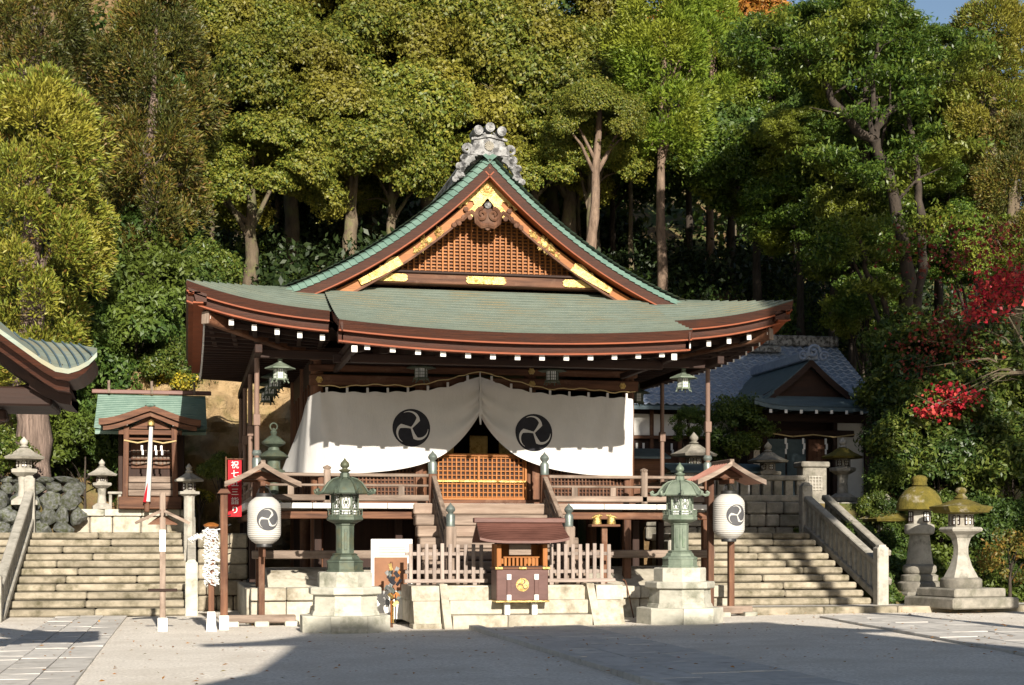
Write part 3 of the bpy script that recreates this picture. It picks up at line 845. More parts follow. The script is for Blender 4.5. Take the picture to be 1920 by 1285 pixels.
# front lattice: two side panels and the double door
def lattice(name, x0, x1, z0, z1, nx_, nz_, mw, back=True, y=1.36):
    b = MB(); b.box(((x0 + x1) / 2, y + .05, (z0 + z1) / 2), (x1 - x0, .03, z1 - z0), 0)
    root = part(hall, name, b, m_dark[0])
    for i in range(nx_ + 1):
        x = lerp(x0 + .02, x1 - .02, i / nx_); b = MB(); b.box((x, y, (z0 + z1) / 2), (.028, .05, z1 - z0), .004); part(root, 'lattice_bar', b, mw[2])
    for i in range(nz_ + 1):
        z = lerp(z0 + .02, z1 - .02, i / nz_); b = MB(); b.box(((x0 + x1) / 2, y + .012, z), (x1 - x0, .045, .024), .003); part(root, 'lattice_rail', b, mw[0])
    return root
door = lattice('lattice_door', -.93, .98, 2.46, 3.30, 20, 9, m_orange)
for x in (-.96, .02, 1.01):
    b = MB(); b.box((x, 1.345, 2.9), (.05, .07, .95), .006); part(door, 'door_stile', b, m_orange[2])
b = MB(); b.box((.02, 1.34, 2.43), (2.0, .07, .07), .006); b.box((.02, 1.34, 3.34), (2.0, .07, .06), .006); part(door, 'door_rail', b, m_orange[0])
b = MB(); b.box((.02, 1.315, 2.80), (2.0, .03, .045), .006); part(door, 'gilt_bar', b, m_gold)
lattice('lattice_panel', -3.15, -1.3, 2.48, 3.22, 24, 9, m_brown)
lattice('lattice_panel', 1.3, 3.15, 2.48, 3.22, 24, 9, m_brown)
b = MB(); b.box((0, 1.30, 2.365), (6.7, .16, .115), .012); part(hall, 'sill_beam', b, m_brown[0])
for x in (-3.2, -1.22, 1.22, 3.2):
    b = MB(); b.box((x, 1.33, 3.0), (.16, .1, 1.15), .01); part(hall, 'wall_post', b, m_brown[2])
for sg in (-1, 1):
    b = MB(); b.box((sg * 3.3, 4.7, 4.0), (.08, 6.0, 3.2), 0); part(hall, 'side_wall', b, m_dark[2])
    for i in range(8):
        b = MB(); b.box((sg * 3.36, 2.0 + .75 * i, 3.6), (.05, .07, 2.5), .005); part(hall, 'wall_batten', b, m_brown[2])
b = MB(); b.box((0, 8.0, 3.8), (6.6, .1, 3.4), 0); part(hall, 'back_wall', b, m_dark[2])
b = MB(); b.box((0, 4.7, 5.68), (6.8, 7.2, .06), 0); part(hall, 'ceiling', b, m_dark[1])
# interior: altar table, gold screens, hanging tassels
alt = thing('altar_table', 'low altar with gilt screens and yellow silk seen inside the hall', 'altar', (HX, HY + 3.0, 2.31))
b = MB(); b.box((0, 0, .5), (3.0, .6, 1.0), .03); part(alt, 'table_body', b, m_brown[0])
b = MB(); b.box((0, -.32, .8), (3.1, .03, .5), .01); part(alt, 'silk_cloth', b, m_yellow)
for x in (-1.0, -.4, .35, 1.0):
    b = MB(); b.box((x, .1, 1.3), (.4, .05, .5), .02); part(alt, 'gilt_screen', b, m_gold)
# wooden front steps
steps = thing('wooden_steps', 'broad weathered wooden steps climbing to the hall deck', 'steps', (HX, HY, .76))
m_plank = M('step_plank', (.13, .09, .065), (.30, .23, .18), (.8, 9, 9), .75, .3, c3=(.18, .12, .09), s3=1.3, t3=(.5, .75))
for i in range(7):
    z = .2214 * i; y = -1.82 + .272 * i
    b = MB(); b.box((0, y + .17, z + .11), (3.1, .34, .212), .022); part(steps, 'step', b, m_weath[0] if i % 2 else m_plank)
for sg in (-1, 1):
    b = MB(); b.box((sg * 1.12, -1.93, .54), (.19, .19, 1.08), .012); pp = part(steps, 'newel_post', b, m_weath[2]); giboshi(pp, sg * 1.12, -1.93, 1.08, .95)
    for (a, c, w, h) in ((.93, 2.06, .09, .09), (.62, 1.82, .06, .07), (.30, 1.60, .07, .16)):
        b = MB(); b.bar((sg * 1.12, -1.85, a), (sg * 1.12, .02, c), w, h, .01); part(steps, 'handrail', b, m_weath[1])
    for k in range(3):
        t = .25 + .25 * k; b = MB(); b.box((sg * 1.12, lerp(-1.85, .02, t), lerp(.48, 1.72, t)), (.05, .06, .5), .005); part(steps, 'baluster', b, m_weath[2])
# ------------------------------------------------------------------ crest drawn as thin raised shapes on any surface
def crest(f, rad, mirror=1, turn=0.0, inv=False):
    """returns (disc, arms): f(u, v, lift) -> point. disc = round ground, arms = three comma gaps"""
    disc = MB(); nr, na = 8, 40
    disc.v.append(f(0, 0, 0))
    for i in range(1, nr + 1):
        for k in range(na):
            a = 2 * math.pi * k / na; r = rad * i / nr; disc.v.append(f(r * math.cos(a), r * math.sin(a), 0))
    for k in range(na): disc.f.append((0, 1 + k, 1 + (k + 1) % na))
    for i in range(nr - 1):
        for k in range(na):
            k2 = (k + 1) % na; disc.f.append((1 + i * na + k, 1 + (i + 1) * na + k, 1 + (i + 1) * na + k2, 1 + i * na + k2))
    arms = MB()
    for q in range(3):
        base = turn + q * 2 * math.pi / 3; n = 22; o = len(arms.v)
        for i in range(n + 1):
            t = i / n
            if t < .5:
                s = t / .5; r = rad * .58 * s; a = base + mirror * .10 * s; w = rad * lerp(.045, .115, s ** 1.6); an = a
            else:
                s = (t - .5) / .5; r = rad * lerp(.58, .89, 1 - (1 - s) ** 2.2); a = base + mirror * (.10 + 1.15 * s); w = rad * lerp(.115, .01, s ** .6); an = a + mirror * 1.2 * min(1, s * 2.2)
            dx, dy = -math.sin(an), math.cos(an)
            x, y = r * math.cos(a), r * math.sin(a)
            arms.v.append(f(x + dx * w, y + dy * w, 1)); arms.v.append(f(x - dx * w, y - dy * w, 1))
        for i in range(n): arms.f.append((o + 2 * i, o + 2 * i + 2, o + 2 * i + 3, o + 2 * i + 1))
    return disc, arms

# ------------------------------------------------------------------ curtain
curt = thing('shrine_curtain', 'white shrine curtain with two black comma crests, tied up at the middle', 'curtain', (HX, HY + 1.1, 4.9))
def cz_top(x):
    a = abs(x); return -.30 - .03 * (a / 3.25) + .33 * math.exp(-(a / .75) ** 1.3) - .03 * math.sin(a * 7.3) ** 2 * (a > .3)
def cz_bot(x):
    a = abs(x); return -2.0 + 1.27 * math.exp(-a / .70)
def cpoint(x, v):
    zt, zb = cz_top(x), cz_bot(x); z = lerp(zt, zb, v); a = abs(x)
    ang = math.atan2(v * 1.5, a + .15)
    y = .05 * math.sin(a * 2.6 + 1.0) * (.3 + v)
    g = math.exp(-a / 1.0)
    y += -.07 * v * g * math.sin(16 * v + 3.0 * a)
    y += .018 * math.sin(9 * a + 5 * v + (2 if x > 0 else 0)) * v
    w = math.exp(-(3.25 - a) / .45)
    y += -.07 * w * math.sin(13 * (a - 2.2) + 4 * v) * (.25 + v)
    y += -.05 * v
    return (x, y, z)
for sg in (-1, 1):
    b = MB(); b.grid(lambda u, v: cpoint(sg * lerp(.004, 3.25, u), v), 110, 40)
    pan = part(curt, 'curtain_panel', b, m_cloth, 60, 'left half of the curtain' if sg < 0 else 'right half of the curtain')
    cxr, czr, rad = (-1.42, -1.04, .385) if sg < 0 else (1.12, -1.10, .385)
    def fc(u, v, l):
        x = cxr + u; z = czr + v; zt, zb = cz_top(x), cz_bot(x)
        p = cpoint(x, (z - zt) / (zb - zt)); return (x, p[1] - .008 - .005 * l, z)
    d, ar = crest(fc, rad, 1, R(45))
    cr = part(pan, 'crest_disc', d, m_black, 60); part(cr, 'crest_arms', ar, m_cloth, 60)
    for i in range(8):
        x = sg * (.25 + .41 * i); b = MB(); zt = cz_top(x); b.box((x, .02, zt + .045), (.05, .012, .11), .003); part(pan, 'hanging_tab', b, m_cloth)
b = MB()
def flank(u, v):
    zt = lerp(-.33, -.80, u); zb = lerp(-2.0, -1.85, u); p = cpoint(-3.25, v)
    return (-3.25 - .22 * min(1, u * 5) - (.02 + .34 * v) * u + .04 * math.sin(u * 9 + v * 2) * u * (.3 + v), lerp(p[1], 2.3, u ** 1.3), lerp(zt, zb, v))
b.grid(flank, 24, 24); part(curt, 'curtain_flank', b, m_cloth, 60, 'side flap of the curtain pulled out to the left')
b = MB(); b.tube([(x, -.03, cz_top(x) + .10 + .05 * abs(math.sin(x * 2.2))) for x in [-3.3 + .11 * i for i in range(61)]], .012, 6)
part(curt, 'hanging_rope', b, m_rope)
b = MB(); b.tube([(0, -.02, .12), (.01, -.03, -.2), (0, -.03, -.72), (.01, -.03, -.95)], [.012, .02, .03, .015], 6); b.lathe([(.04, -.08), (.05, 0), (.03, .07)], 8, (0, -.03, -.66)); part(curt, 'tie_cord', b, m_cloth)

# ------------------------------------------------------------------ stone podium and offering box
pod = thing('stone_podium', 'cream granite podium with three broad steps before the wooden stairs', 'podium', (HX, 26.9, 0))
b = MB(); b.box((0, 1.35, .37), (3.5, 1.5, .74), 0); part(pod, 'core', b, m_granite)
for i, (y0, zt) in enumerate(((0, .255), (.32, .51), (.64, .765))):
    cuts = [-1.28, -.28 if i != 1 else .3, 1.28]
    for a, c in zip(cuts[:-1], cuts[1:]):
        b = MB(); b.box(((a + c) / 2, y0 + .3, zt - .125), (c - a - .012, .6, .25), .014); part(pod, 'step_block', b, m_granite)
for sg in (-1, 1):
    b = MB(); b.prismx([(-.10, 0), (.06, 0), (.75, .79), (.55, .79)], sg * 1.285 if sg > 0 else -1.44, 1.44 if sg > 0 else -1.285)
    b2 = MB(); b2.prismx([(-.12, -.05), (.9, -.05), (.9, .80), (.52, .80)], min(sg * 1.29, sg * 1.43), max(sg * 1.29, sg * 1.43)); part(pod, 'cheek_stone', b2, m_granite)
    b = MB(); b.prismx([(.22, .10), (.9, .10), (.9, .50), (.38, .50)], min(sg * 1.45, sg * 1.93), max(sg * 1.45, sg * 1.93)); part(pod, 'wing_block', b, m_granite)
    b = MB(); b.prismx([(.37, .508), (2.3, .508), (2.3, .77), (.44, .77)], min(sg * 1.45, sg * 1.95), max(sg * 1.45, sg * 1.95)); part(pod, 'wing_cap', b, m_granite)
    b = MB(); b.box((sg * 1.74, 1.4, .3), (.36, 1.7, .4), .01); part(pod, 'wing_block', b, m_granite)
    b = MB(); b.box((sg * 1.69, .45, .03), (.52, .5, .16), .02); part(pod, 'foot_stone', b, m_granite)

box = thing('offering_box', 'roofed offering box with gilt comma crest on a brown panel', 'offering box', (HX - .02, 27.12, .255))
for sg in (-1, 1):
    b = MB(); b.box((sg * .25, -.06, .13), (.10, .10, .26), .008); part(box, 'leg', b, m_white)
    b = MB(); b.box((sg * .25, .42, .2), (.10, .10, .4), .008); part(box, 'leg', b, m_brown[2])
    b = MB(); b.box((sg * .25, -.235, .50), (.075, .03, .46), .006); st = part(box, 'front_strap', b, m_panel)
    for z in (.68, .315):
        b = MB(); b.box((sg * .25, -.238, z), (.08, .04, .10), .006); part(st, 'silver_shoe', b, m_white)
b = MB(); b.box((0, .03, .54), (.94, .5, .56), .012); body = part(box, 'box_body', b, m_panel)
for (z, h) in ((.835, .035), (.245, .035)):
    b = MB(); b.box((0, .03, z), (.98, .54, h), .006); part(body, 'edge_rail', b, m_gold if z < .5 else m_brown[0])
for x in (-.43, 0, .43):
    b = MB(); b.box((x, -.245, .838), (.14, .03, .045), .005); part(body, 'gilt_corner', b, m_gold)
fd = lambda u, v, l: (u, -.226 - .006 * l, .54 + v)
d, ar = crest(fd, .118, 1, R(45)); cr = part(box, 'crest_disc', d, m_gold, 40); part(cr, 'crest_arms', ar, m_panel)
for sg in (-1, 1):
    for y in (-.17, .24):
        b = MB(); b.box((sg * .42, y, 1.06), (.085, .07, .42), .008); part(box, 'post', b, m_orange[2])
b = MB(); b.box((0, .26, 1.06), (.84, .03, .42), 0); part(box, 'back_board', b, m_orange[2])
b = MB(); b.box((-.43, .04, 1.06), (.03, .44, .42), 0); b.box((.43, .04, 1.06), (.03, .44, .42), 0); part(box, 'side_board', b, m_orange[2])
b = MB(); b.box((0, .0, .865), (.86, .44, .02), 0); part(box, 'slot_floor', b, m_dark[0])
for i in range(9):
    b = MB(); b.box((-.29 + .072 * i, -.11, .945), (.045, .05, .15), .006); part(box, 'slot_bar', b, m_orange[2])
b = MB(); b.box((0, -.11, 1.03), (.66, .06, .022), .004); part(box, 'slot_rail', b, m_orange[0])
b = MB(); b.box((-.03, -.15, 1.17), (.40, .02, .20), .006); part(box, 'notice_plate', b, m_weath[0])
b = MB(); b.box((0, -.19, 1.285), (1.0, .07, .05), .006); part(box, 'lintel', b, m_brown[0])
b = MB()
for i in range(26): b.box((-.5 + .04 * i, -.25, 1.305), (.022, .06, .03), .003)
part(box, 'rafter_tips', b, m_white)
def boxroof(u, v):
    x = lerp(-.78, .78, u) * lerp(1.0, 1.04, v); y = lerp(.05, -.44, v); z = 1.66 - .33 * v ** .8 + .03 * v * (2 * u - 1) ** 4 * 2
    return (x, y, z)
b = MB()
for i in range(9):
    o = len(b.v)
    for k in range(21):
        p = boxroof(k / 20, 1 - i / 9); b.v.append((p[0], p[1], p[2] + .008))
    for k in range(21):
        p = boxroof(k / 20, 1 - (i + 1) / 9); b.v.append(p)
    for k in range(20): b.f.append((o + k, o + k + 1, o + 22 + k, o + 21 + k))
b.sheet(lambda u, v: tuple(Vector(boxroof(u, v)) - Vector((0, 0, .006))), 20, 9, .045)
rf = part(box, 'roof', b, m_redbrown)
b = MB(); b.sheet(lambda u, v: (lerp(-.78, .78, u), lerp(.06, .5, v), 1.66 - .33 * v), 8, 4, .045); part(rf, 'rear_slope', b, m_redbrown)
b = MB(); b.box((0, .05, 1.69), (1.68, .13, .09), .012); part(rf, 'ridge', b, m_redbrown)
# ------------------------------------------------------------------ picket fences on the podium
def fence(x0, x1, lab):
    r = thing('picket_fence', lab, 'fence', (HX + (x0 + x1) / 2, 27.86, .77), 0, 'picket fences beside the offering box')
    w = x1 - x0
    n = 10
    for i in range(n):
        b = MB(); h = .66 + random.uniform(-.012, .012); b.box((lerp(-w / 2 + .07, w / 2 - .07, i / (n - 1)), -.03, .09 + h / 2), (.068, .028, h), .006); part(r, 'picket', b, m_grey[2])
    for z in (.24, .57):
        b = MB(); b.box((0, .012, z), (w + .06, .04, .065), .006); part(r, 'rail', b, m_grey[0])
    b = MB(); b.box((0, -.02, .075), (w + .1, .09, .07), .01); part(r, 'base_rail', b, m_grey[0])
    for x in (-w / 2 + .2, w / 2 - .2):
        b = MB(); b.box((x, 0, .02), (.08, .2, .05), .006); part(r, 'foot', b, m_grey[1])
fence(-1.96, -.52, 'weathered picket fence on the left of the offering box')
fence(.52, 1.9, 'weathered picket fence on the right of the offering box')

# ------------------------------------------------------------------ bronze lanterns
def octo(b, prof, n=8, ph=R(22.5)): return b.lathe(prof, n, (0, 0, 0), ph)
def bronze_lantern(lab, loc, mb_, mst, rz=0, sc=1.0):
    r = thing('bronze_lantern', lab, 'lantern', loc, rz, 'tall bronze lanterns before the hall')
    k = 1 / math.cos(R(22.5))
    for (a, z0, z1) in ((.76, 0, .29), ):
        for q in range(8):  # bottom tier as separate kerb stones
            a0 = R(22.5 + 45 * q); a1 = R(67.5 + 45 * q); ro, ri = a * k, .45
            pts = [(ro * math.cos(a0), ro * math.sin(a0)), (ro * math.cos(a1), ro * math.sin(a1)), (ri * math.cos(a1), ri * math.sin(a1)), (ri * math.cos(a0), ri * math.sin(a0))]
            cx = sum(p[0] for p in pts) / 4; cy = sum(p[1] for p in pts) / 4
            pts = [(cx + (x - cx) * .985, cy + (y - cy) * .985) for x, y in pts]; cc = .015
            b = MB(); vs = [(x, y, z0 - .05) for x, y in pts] + [(x, y, z1 - cc) for x, y in pts] + [(cx + (x - cx) * .96, cy + (y - cy) * .96, z1) for x, y in pts]
            b.add(vs, [(3, 2, 1, 0), (8, 9, 10, 11)] + [(i, (i + 1) % 4, (i + 1) % 4 + 4, i + 4) for i in range(4)] + [(i + 4, (i + 1) % 4 + 4, (i + 1) % 4 + 8, i + 8) for i in range(4)])
            part(r, 'kerb_stone', b, mst)
    b = MB(); octo(b, [(.58 * k, .0), (.58 * k, .30), (.56 * k, .36), (.545 * k, .37), (.535 * k, .64), (.60 * k, .655), (.61 * k, .67), (.61 * k, .76), (.59 * k, .78)]); part(r, 'stone_pedestal', b, mst)
    b = MB(); octo(b, [(.455 * k, .77), (.455 * k, 1.02), (.435 * k, 1.04)]); part(r, 'stone_plinth', b, mst)
    b = MB(); octo(b, [(.345, 1.035), (.345, 1.07), (.325, 1.08), (.325, 1.20), (.34, 1.205), (.33, 1.23), (.27, 1.26), (.255, 1.30), (.22, 1.33), (.235, 1.345), (.19, 1.365)]); part(r, 'bronze_base', b, mb_, 20)
    b = MB(); octo(b, [(.165, 1.36), (.162, 1.6), (.166, 1.84), (.185, 1.86), (.18, 1.89)])
    sh = part(r, 'shaft', b, mb_, 20)
    for q in (-1, 0):
        a = R(-90 + 0) if q == 0 else R(-135)
        b = MB(); b.box((0, -.155, 1.60), (.055, .018, .36), .01, None); part(sh, 'inscription_plate', b, mb_, None, None, (0, 0, 0), (0, 0, a + R(90)))
    b = MB(); octo(b, [(.2, 1.88), (.31, 1.93), (.33, 1.945), (.33, 1.99), (.315, 2.0), (.315, 2.03), (.29, 2.04)]); gal = part(r, 'gallery', b, mb_, 20)
    for q in range(8):
        a0 = R(22.5 + 45 * q); a1 = a0 + R(45); p0 = Vector((.315 * math.cos(a0), .315 * math.sin(a0), 0)); p1 = Vector((.315 * math.cos(a1), .315 * math.sin(a1), 0))
        b = MB(); up = Vector((0, 0, 1))
        b.bar(p0 + up * 2.115, p1 + up * 2.115, .014, .014); b.bar(p0 + up * 2.07, p1 + up * 2.07, .01, .01)
        for t in (0, .33, .66): b.bar(lerp(p0, p1, t) + up * 2.02, lerp(p0, p1, t) + up * (2.14 if t == 0 else 2.11), .012, .012)
        part(gal, 'gallery_rail', b, mb_)
    b = MB(); octo(b, [(.225, 2.03), (.225, 2.40)]); fire = part(r, 'light_chamber', b, m_glow)
    for q in range(8):
        a = R(22.5 + 45 * q); b = MB(); b.bar((.235 * math.cos(a), .235 * math.sin(a), 2.02), (.235 * math.cos(a), .235 * math.sin(a), 2.41), .035, .035, .004); part(fire, 'chamber_post', b, mb_)
        am = a + R(22.5); c, s = math.cos(am), math.sin(am); ap = .225 * math.cos(R(22.5)) + .012; hw = .225 * math.sin(R(22.5)) - .012
        b = MB()
        def P(t, z): return Vector((c * ap - s * t, s * ap + c * t, z))
        for kx in (-2, 0, 2):
            for (d1) in (-1, 1):
                t0 = kx * hw * .5; pts = [(t0 + d1 * (zz - 2.25) * .55, zz) for zz in (2.14, 2.36)]
                pts = [(min(max(t, -hw), hw), z) for t, z in pts]
                b.bar(P(*pts[0]), P(*pts[1]), .007, .010)
        b.bar(P(-hw, 2.13), P(hw, 2.13), .016, .025); b.bar(P(-hw, 2.37), P(hw, 2.37), .016, .025)
        b.lathe([(.03, 0), (.001, .01)], 6); b.v[-12:] = [tuple(P(p[0], 2.25 + p[1]) + Vector((c, s, 0)) * (p[2] + .006)) for p in b.v[-12:]]
        part(fire, 'lattice_window', b, mb_)
    b = MB(); octo(b, [(.25, 2.395), (.40, 2.39), (.415, 2.41), (.40, 2.44), (.36, 2.50), (.30, 2.58), (.22, 2.64), (.12, 2.67), (.09, 2.69), (.085, 2.76), (.06, 2.77)]); cap = part(r, 'roof', b, mb_, 25)
    for q in range(8):
        a = R(22.5 + 45 * q); c, s = math.cos(a), math.sin(a)
        pr = [(.12, 2.685), (.23, 2.65), (.31, 2.59), (.375, 2.505), (.42, 2.43), (.48, 2.405), (.53, 2.42), (.545, 2.455), (.515, 2.475), (.49, 2.455)]
        b = MB(); b.tube([(c * x, s * x, z) for x, z in pr], [.014, .015, .016, .017, .022, .03, .034, .03, .024, .014], 6); part(cap, 'roof_curl', b, mb_, 50)
    b = MB(); b.lathe([(.05, 2.76), (.10, 2.80), (.105, 2.815), (.05, 2.83), (.045, 2.85), (.075, 2.87), (.082, 2.90), (.07, 2.94), (.035, 2.975), (.006, 3.02), (.001, 3.03)], 14); part(r, 'finial', b, mb_, 50)
    for ch in r.children: pass
    r.scale = (sc, sc, sc)
    return r
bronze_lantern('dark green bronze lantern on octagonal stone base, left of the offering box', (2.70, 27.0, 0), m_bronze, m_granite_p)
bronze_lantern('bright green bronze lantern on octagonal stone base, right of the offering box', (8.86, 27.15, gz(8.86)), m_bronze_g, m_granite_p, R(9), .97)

# ------------------------------------------------------------------ paper lanterns under little roofs
def paper_lantern_stand(lab, lab2, loc, sg, roofmat, lift):
    r = thing('lantern_post', lab, 'lantern post', loc, 0, 'roofed posts carrying paper lanterns')
    H = 2.72
    for x in ((0,) if sg < 0 else (-.22, .20)):
        b = MB(); b.box((x, .18, (H + .06) / 2 + .06), (.115, .115, H - .06 - (.0 if x <= 0 else .9)), .01)
        if x > 0: b = MB(); b.box((x, .18, .95), (.115, .115, 1.8), .01)
        part(r, 'post', b, m_brown[2])
    b = MB(); b.box((0, .18, .13), (1.25, .16, .15), .015); part(r, 'foot_beam', b, m_weath[0])
    for x in (-.55, 0, .55):
        b = MB(); b.box((x, .14, .03), (.26, .34, .12), .015); part(r, 'foot_stone', b, m_granite_p)
    def roofz(x): a = abs(x); return 2.98 - .66 * a + .20 * a * a
    b = MB()
    for s in (-1, 1): b.sheet(lambda u, v: (s * lerp(0, .66, u), lerp(-.42, .62, v), roofz(lerp(0, .66, u))), 10, 2, .05)
    rf = part(r, 'roof', b, roofmat)
    for s in (-1, 1):
        for i in range(1, 7):
            y = -.42 + 1.04 * i / 7
            if s < 0 or sg > 0:
                b = MB(); b.tube([(s * x, y, roofz(x) + .006) for x in (.02, .2, .4, .655)], .022, 6); part(rf, 'roof_batten', b, roofmat)
        b = MB(); fr = []
        for i in range(11):
            x = .69 * i / 10; fr.append(((s * x, -.44, roofz(x) + .02), (0, 1, 0), (0, 0, 1)))
        b.sweep(fr, [(-.02, .01), (-.02, -.085), (.03, -.085), (.03, .01)]); part(rf, 'bargeboard', b, m_weath[0])
    b = MB(); b.box((0, .1, 3.0), (.09, 1.1, .09), .012); part(rf, 'ridge', b, m_weath[1])
    b = MB(); b.prism([(-.35, 2.70), (.35, 2.70), (.15, 2.82), (0, 2.86), (-.15, 2.82)], -.1, .14); part(r, 'gable_board', b, m_brown[0])
    b = MB(); b.box((0, -.12, 2.62), (.10, .62, .09), .01); part(r, 'hanging_arm', b, m_brown[1])
    b = MB(); b.bar((-.1, .0, 2.72), (.12, -.2, 2.62), .05, .04); b.box((0, .18, 2.70), (.72, .08, .08), .01); part(r, 'cross_piece', b, m_brown[0])
    ln = thing('paper_lantern', lab2, 'paper lantern', (loc[0] + (.03 if sg < 0 else .02), loc[1] - .20, loc[2] + 1.52), 0, 'white paper lanterns with comma crests')
    prof = []; n = 48
    for i in range(n + 1):
        t = i / n; z = t * .86
        e = abs(2 * t - 1); rr_ = .30 * (1 - .52 * max(0, (e - .52) / .48) ** 2.3) + (.007 if i % 2 else 0)
        prof.append((rr_, z))
    b = MB(); b.lathe(prof, 36); bd = part(ln, 'paper_body', b, m_paper, 22)
    def lrad(z):
        e = abs(2 * z / .86 - 1); return .30 * (1 - .52 * max(0, (e - .52) / .48) ** 2.3) + .005
    def fl(u, v, l):
        z = .45 + v; a = -math.pi / 2 + (u + .015) / .3 + R(8); q = lrad(z) + .004 + .004 * l
        return (q * math.cos(a), q * math.sin(a), z)
    d, ar = crest(fl, .205, 1, R(45)); cr = part(bd, 'crest_disc', d, m_ink, 60); part(cr, 'crest_arms', ar, m_paper, 60)
    b = MB(); b.lathe([(.145, .855), (.15, .86), (.15, .92), (.135, .93)], 20); part(ln, 'top_rim', b, m_iron, 40)
    b = MB(); b.lathe([(.135, -.06), (.145, -.05), (.145, .0), (.14, .01)], 20); part(ln, 'bottom_rim', b, m_iron, 40)
    b = MB(); b.tube([(-.12, 0, .92), (-.08, 0, 1.02), (0, 0, 1.06), (.08, 0, 1.02), (.12, 0, .92)], .012, 6); part(ln, 'hanger', b, m_iron)
    if sg < 0:
        b = MB(); b.box((0, 0, -.14), (.05, .05, .2), .005); part(ln, 'drop_pin', b, m_brown[2])
    return r
paper_lantern_stand('wooden post with small grey brown gable roof left of the hall', 'white paper lantern hanging left of the hall', (1.36, 28.85, 0), -1, m_weath[0], 0)
paper_lantern_stand('pair of posts with reddish copper gable roof right of the hall', 'white paper lantern hanging right of the hall', (10.22, 28.55, gz(10.2)), 1, m_pinkroof, 0)

# ------------------------------------------------------------------ hanging lanterns under the eaves
def hanging(lab, loc, m, sc=1.0, chain=.35):
    r = thing('hanging_lantern', lab, 'hanging lantern', loc, 0, 'metal lanterns hanging under the eaves')
    b = MB(); b.lathe([(.12, 0), (.12, .20)], 6); gl = part(r, 'pane_box', b, m_glow)
    b = MB(); b.lathe([(.14, .195), (.30, .20), (.29, .22), (.18, .265), (.09, .31), (.05, .33), (.04, .38), (.055, .40), (.02, .44)], 6); part(r, 'roof', b, m, 20)
    b = MB(); b.lathe([(.13, -.02), (.16, -.015), (.16, .01), (.125, .02)], 6); part(r, 'floor_plate', b, m)
    for k in range(6):
        a = R(60 * k); c, s = math.cos(a), math.sin(a)
        b = MB(); b.tube([(c * .122, s * .122, .2), (c * .122, s * .122, 0), (c * .17, s * .17, -.07)], .012, 5); part(r, 'corner_leg', b, m)
        b = MB(); a2 = a + R(60); p0 = Vector((c * .123, s * .123, 0)); p1 = Vector((math.cos(a2) * .123, math.sin(a2) * .123, 0))
        for t in (.33, .66): b.bar(lerp(p0, p1, t), lerp(p0, p1, t) + Vector((0, 0, .2)), .008, .008)
        for z in (.07, .13): b.bar(p0 + Vector((0, 0, z)), p1 + Vector((0, 0, z)), .008, .008)
        part(gl, 'window_bars', b, m)
    b = MB(); b.tube([(0, 0, .43), (0, 0, .44 + chain)], .008, 5); part(r, 'chain', b, m_iron)
    r.scale = (sc, sc, sc); return r
for i, (x, y, lab, m) in enumerate(((-4.1, .2, 'nearest hanging lantern in the row under the left eave', m_bronze_g), (-4.1, 1.9, 'second hanging lantern in the row under the left eave', m_bronze),
        (-4.1, 3.5, 'third hanging lantern in the row under the left eave', m_bronze), (-4.1, 5.1, 'fourth hanging lantern in the row under the left eave', m_bronze),
        (4.1, .3, 'pale hanging lantern under the right eave before the blue tile roof', m_bronze_g), (4.1, 3.6, 'dim hanging lantern under the right eave beside the curtain edge', m_bronze),
        (-1.34, .25, 'dark hanging lantern above the left crest of the curtain', m_bronze), (1.32, .25, 'dark hanging lantern above the right crest of the curtain', m_bronze))):
    hanging(lab, (HX + x, HY + y, 4.70 if abs(x) > 2 else 4.78), m, 1.0, .02)
# big bronze hanging lantern on the deck's left side
r = thing('temple_bell_lantern', 'tall tiered bronze lantern standing on the left of the deck', 'lantern', (HX - 4.18, HY + 1.0, 2.31))
b = MB(); b.lathe([(.16, 0), (.18, .03), (.1, .08), (.09, .5), (.18, .56), (.24, .6), (.22, .66), (.13, .70), (.13, .86), (.26, .90), (.3, .93), (.2, 1.02), (.12, 1.06), (.10, 1.12), (.22, 1.18), (.24, 1.22), (.12, 1.32), (.05, 1.36), (.07, 1.42), (.02, 1.5)], 12)
part(r, 'tiered_body', b, m_bronze, 35)
b = MB(); b.tube([(.07 * math.cos(R(20 * i)), 0, 1.53 + .07 * math.sin(R(20 * i))) for i in range(19)], .014, 6); part(r, 'top_ring', b, m_bronze)

# ------------------------------------------------------------------ small things round the hall front
# notice board
r = thing('notice_board', 'white framed board with brown panel behind the left bronze lantern', 'notice board', (3.75, 28.75, 0))
b = MB(); b.box((0, 0, .86), (.78, .05, 1.5), .01); part(r, 'board', b, m_white)
b = MB(); b.box((-.02, -.032, .96), (.62, .02, .62), .006); part(r, 'brown_panel', b, m_tan)
for i in range(4):
    b = MB(); b.box((0, -.029, 1.46 - .05 * i), (.5, .008, .02), 0); part(r, 'text_line', b, m_stone_l)
b = MB(); b.box((-.33, .03, .1), (.06, .06, .3), .005); b.box((.33, .03, .1), (.06, .06, .3), .005); part(r, 'leg', b, m_weath[2])
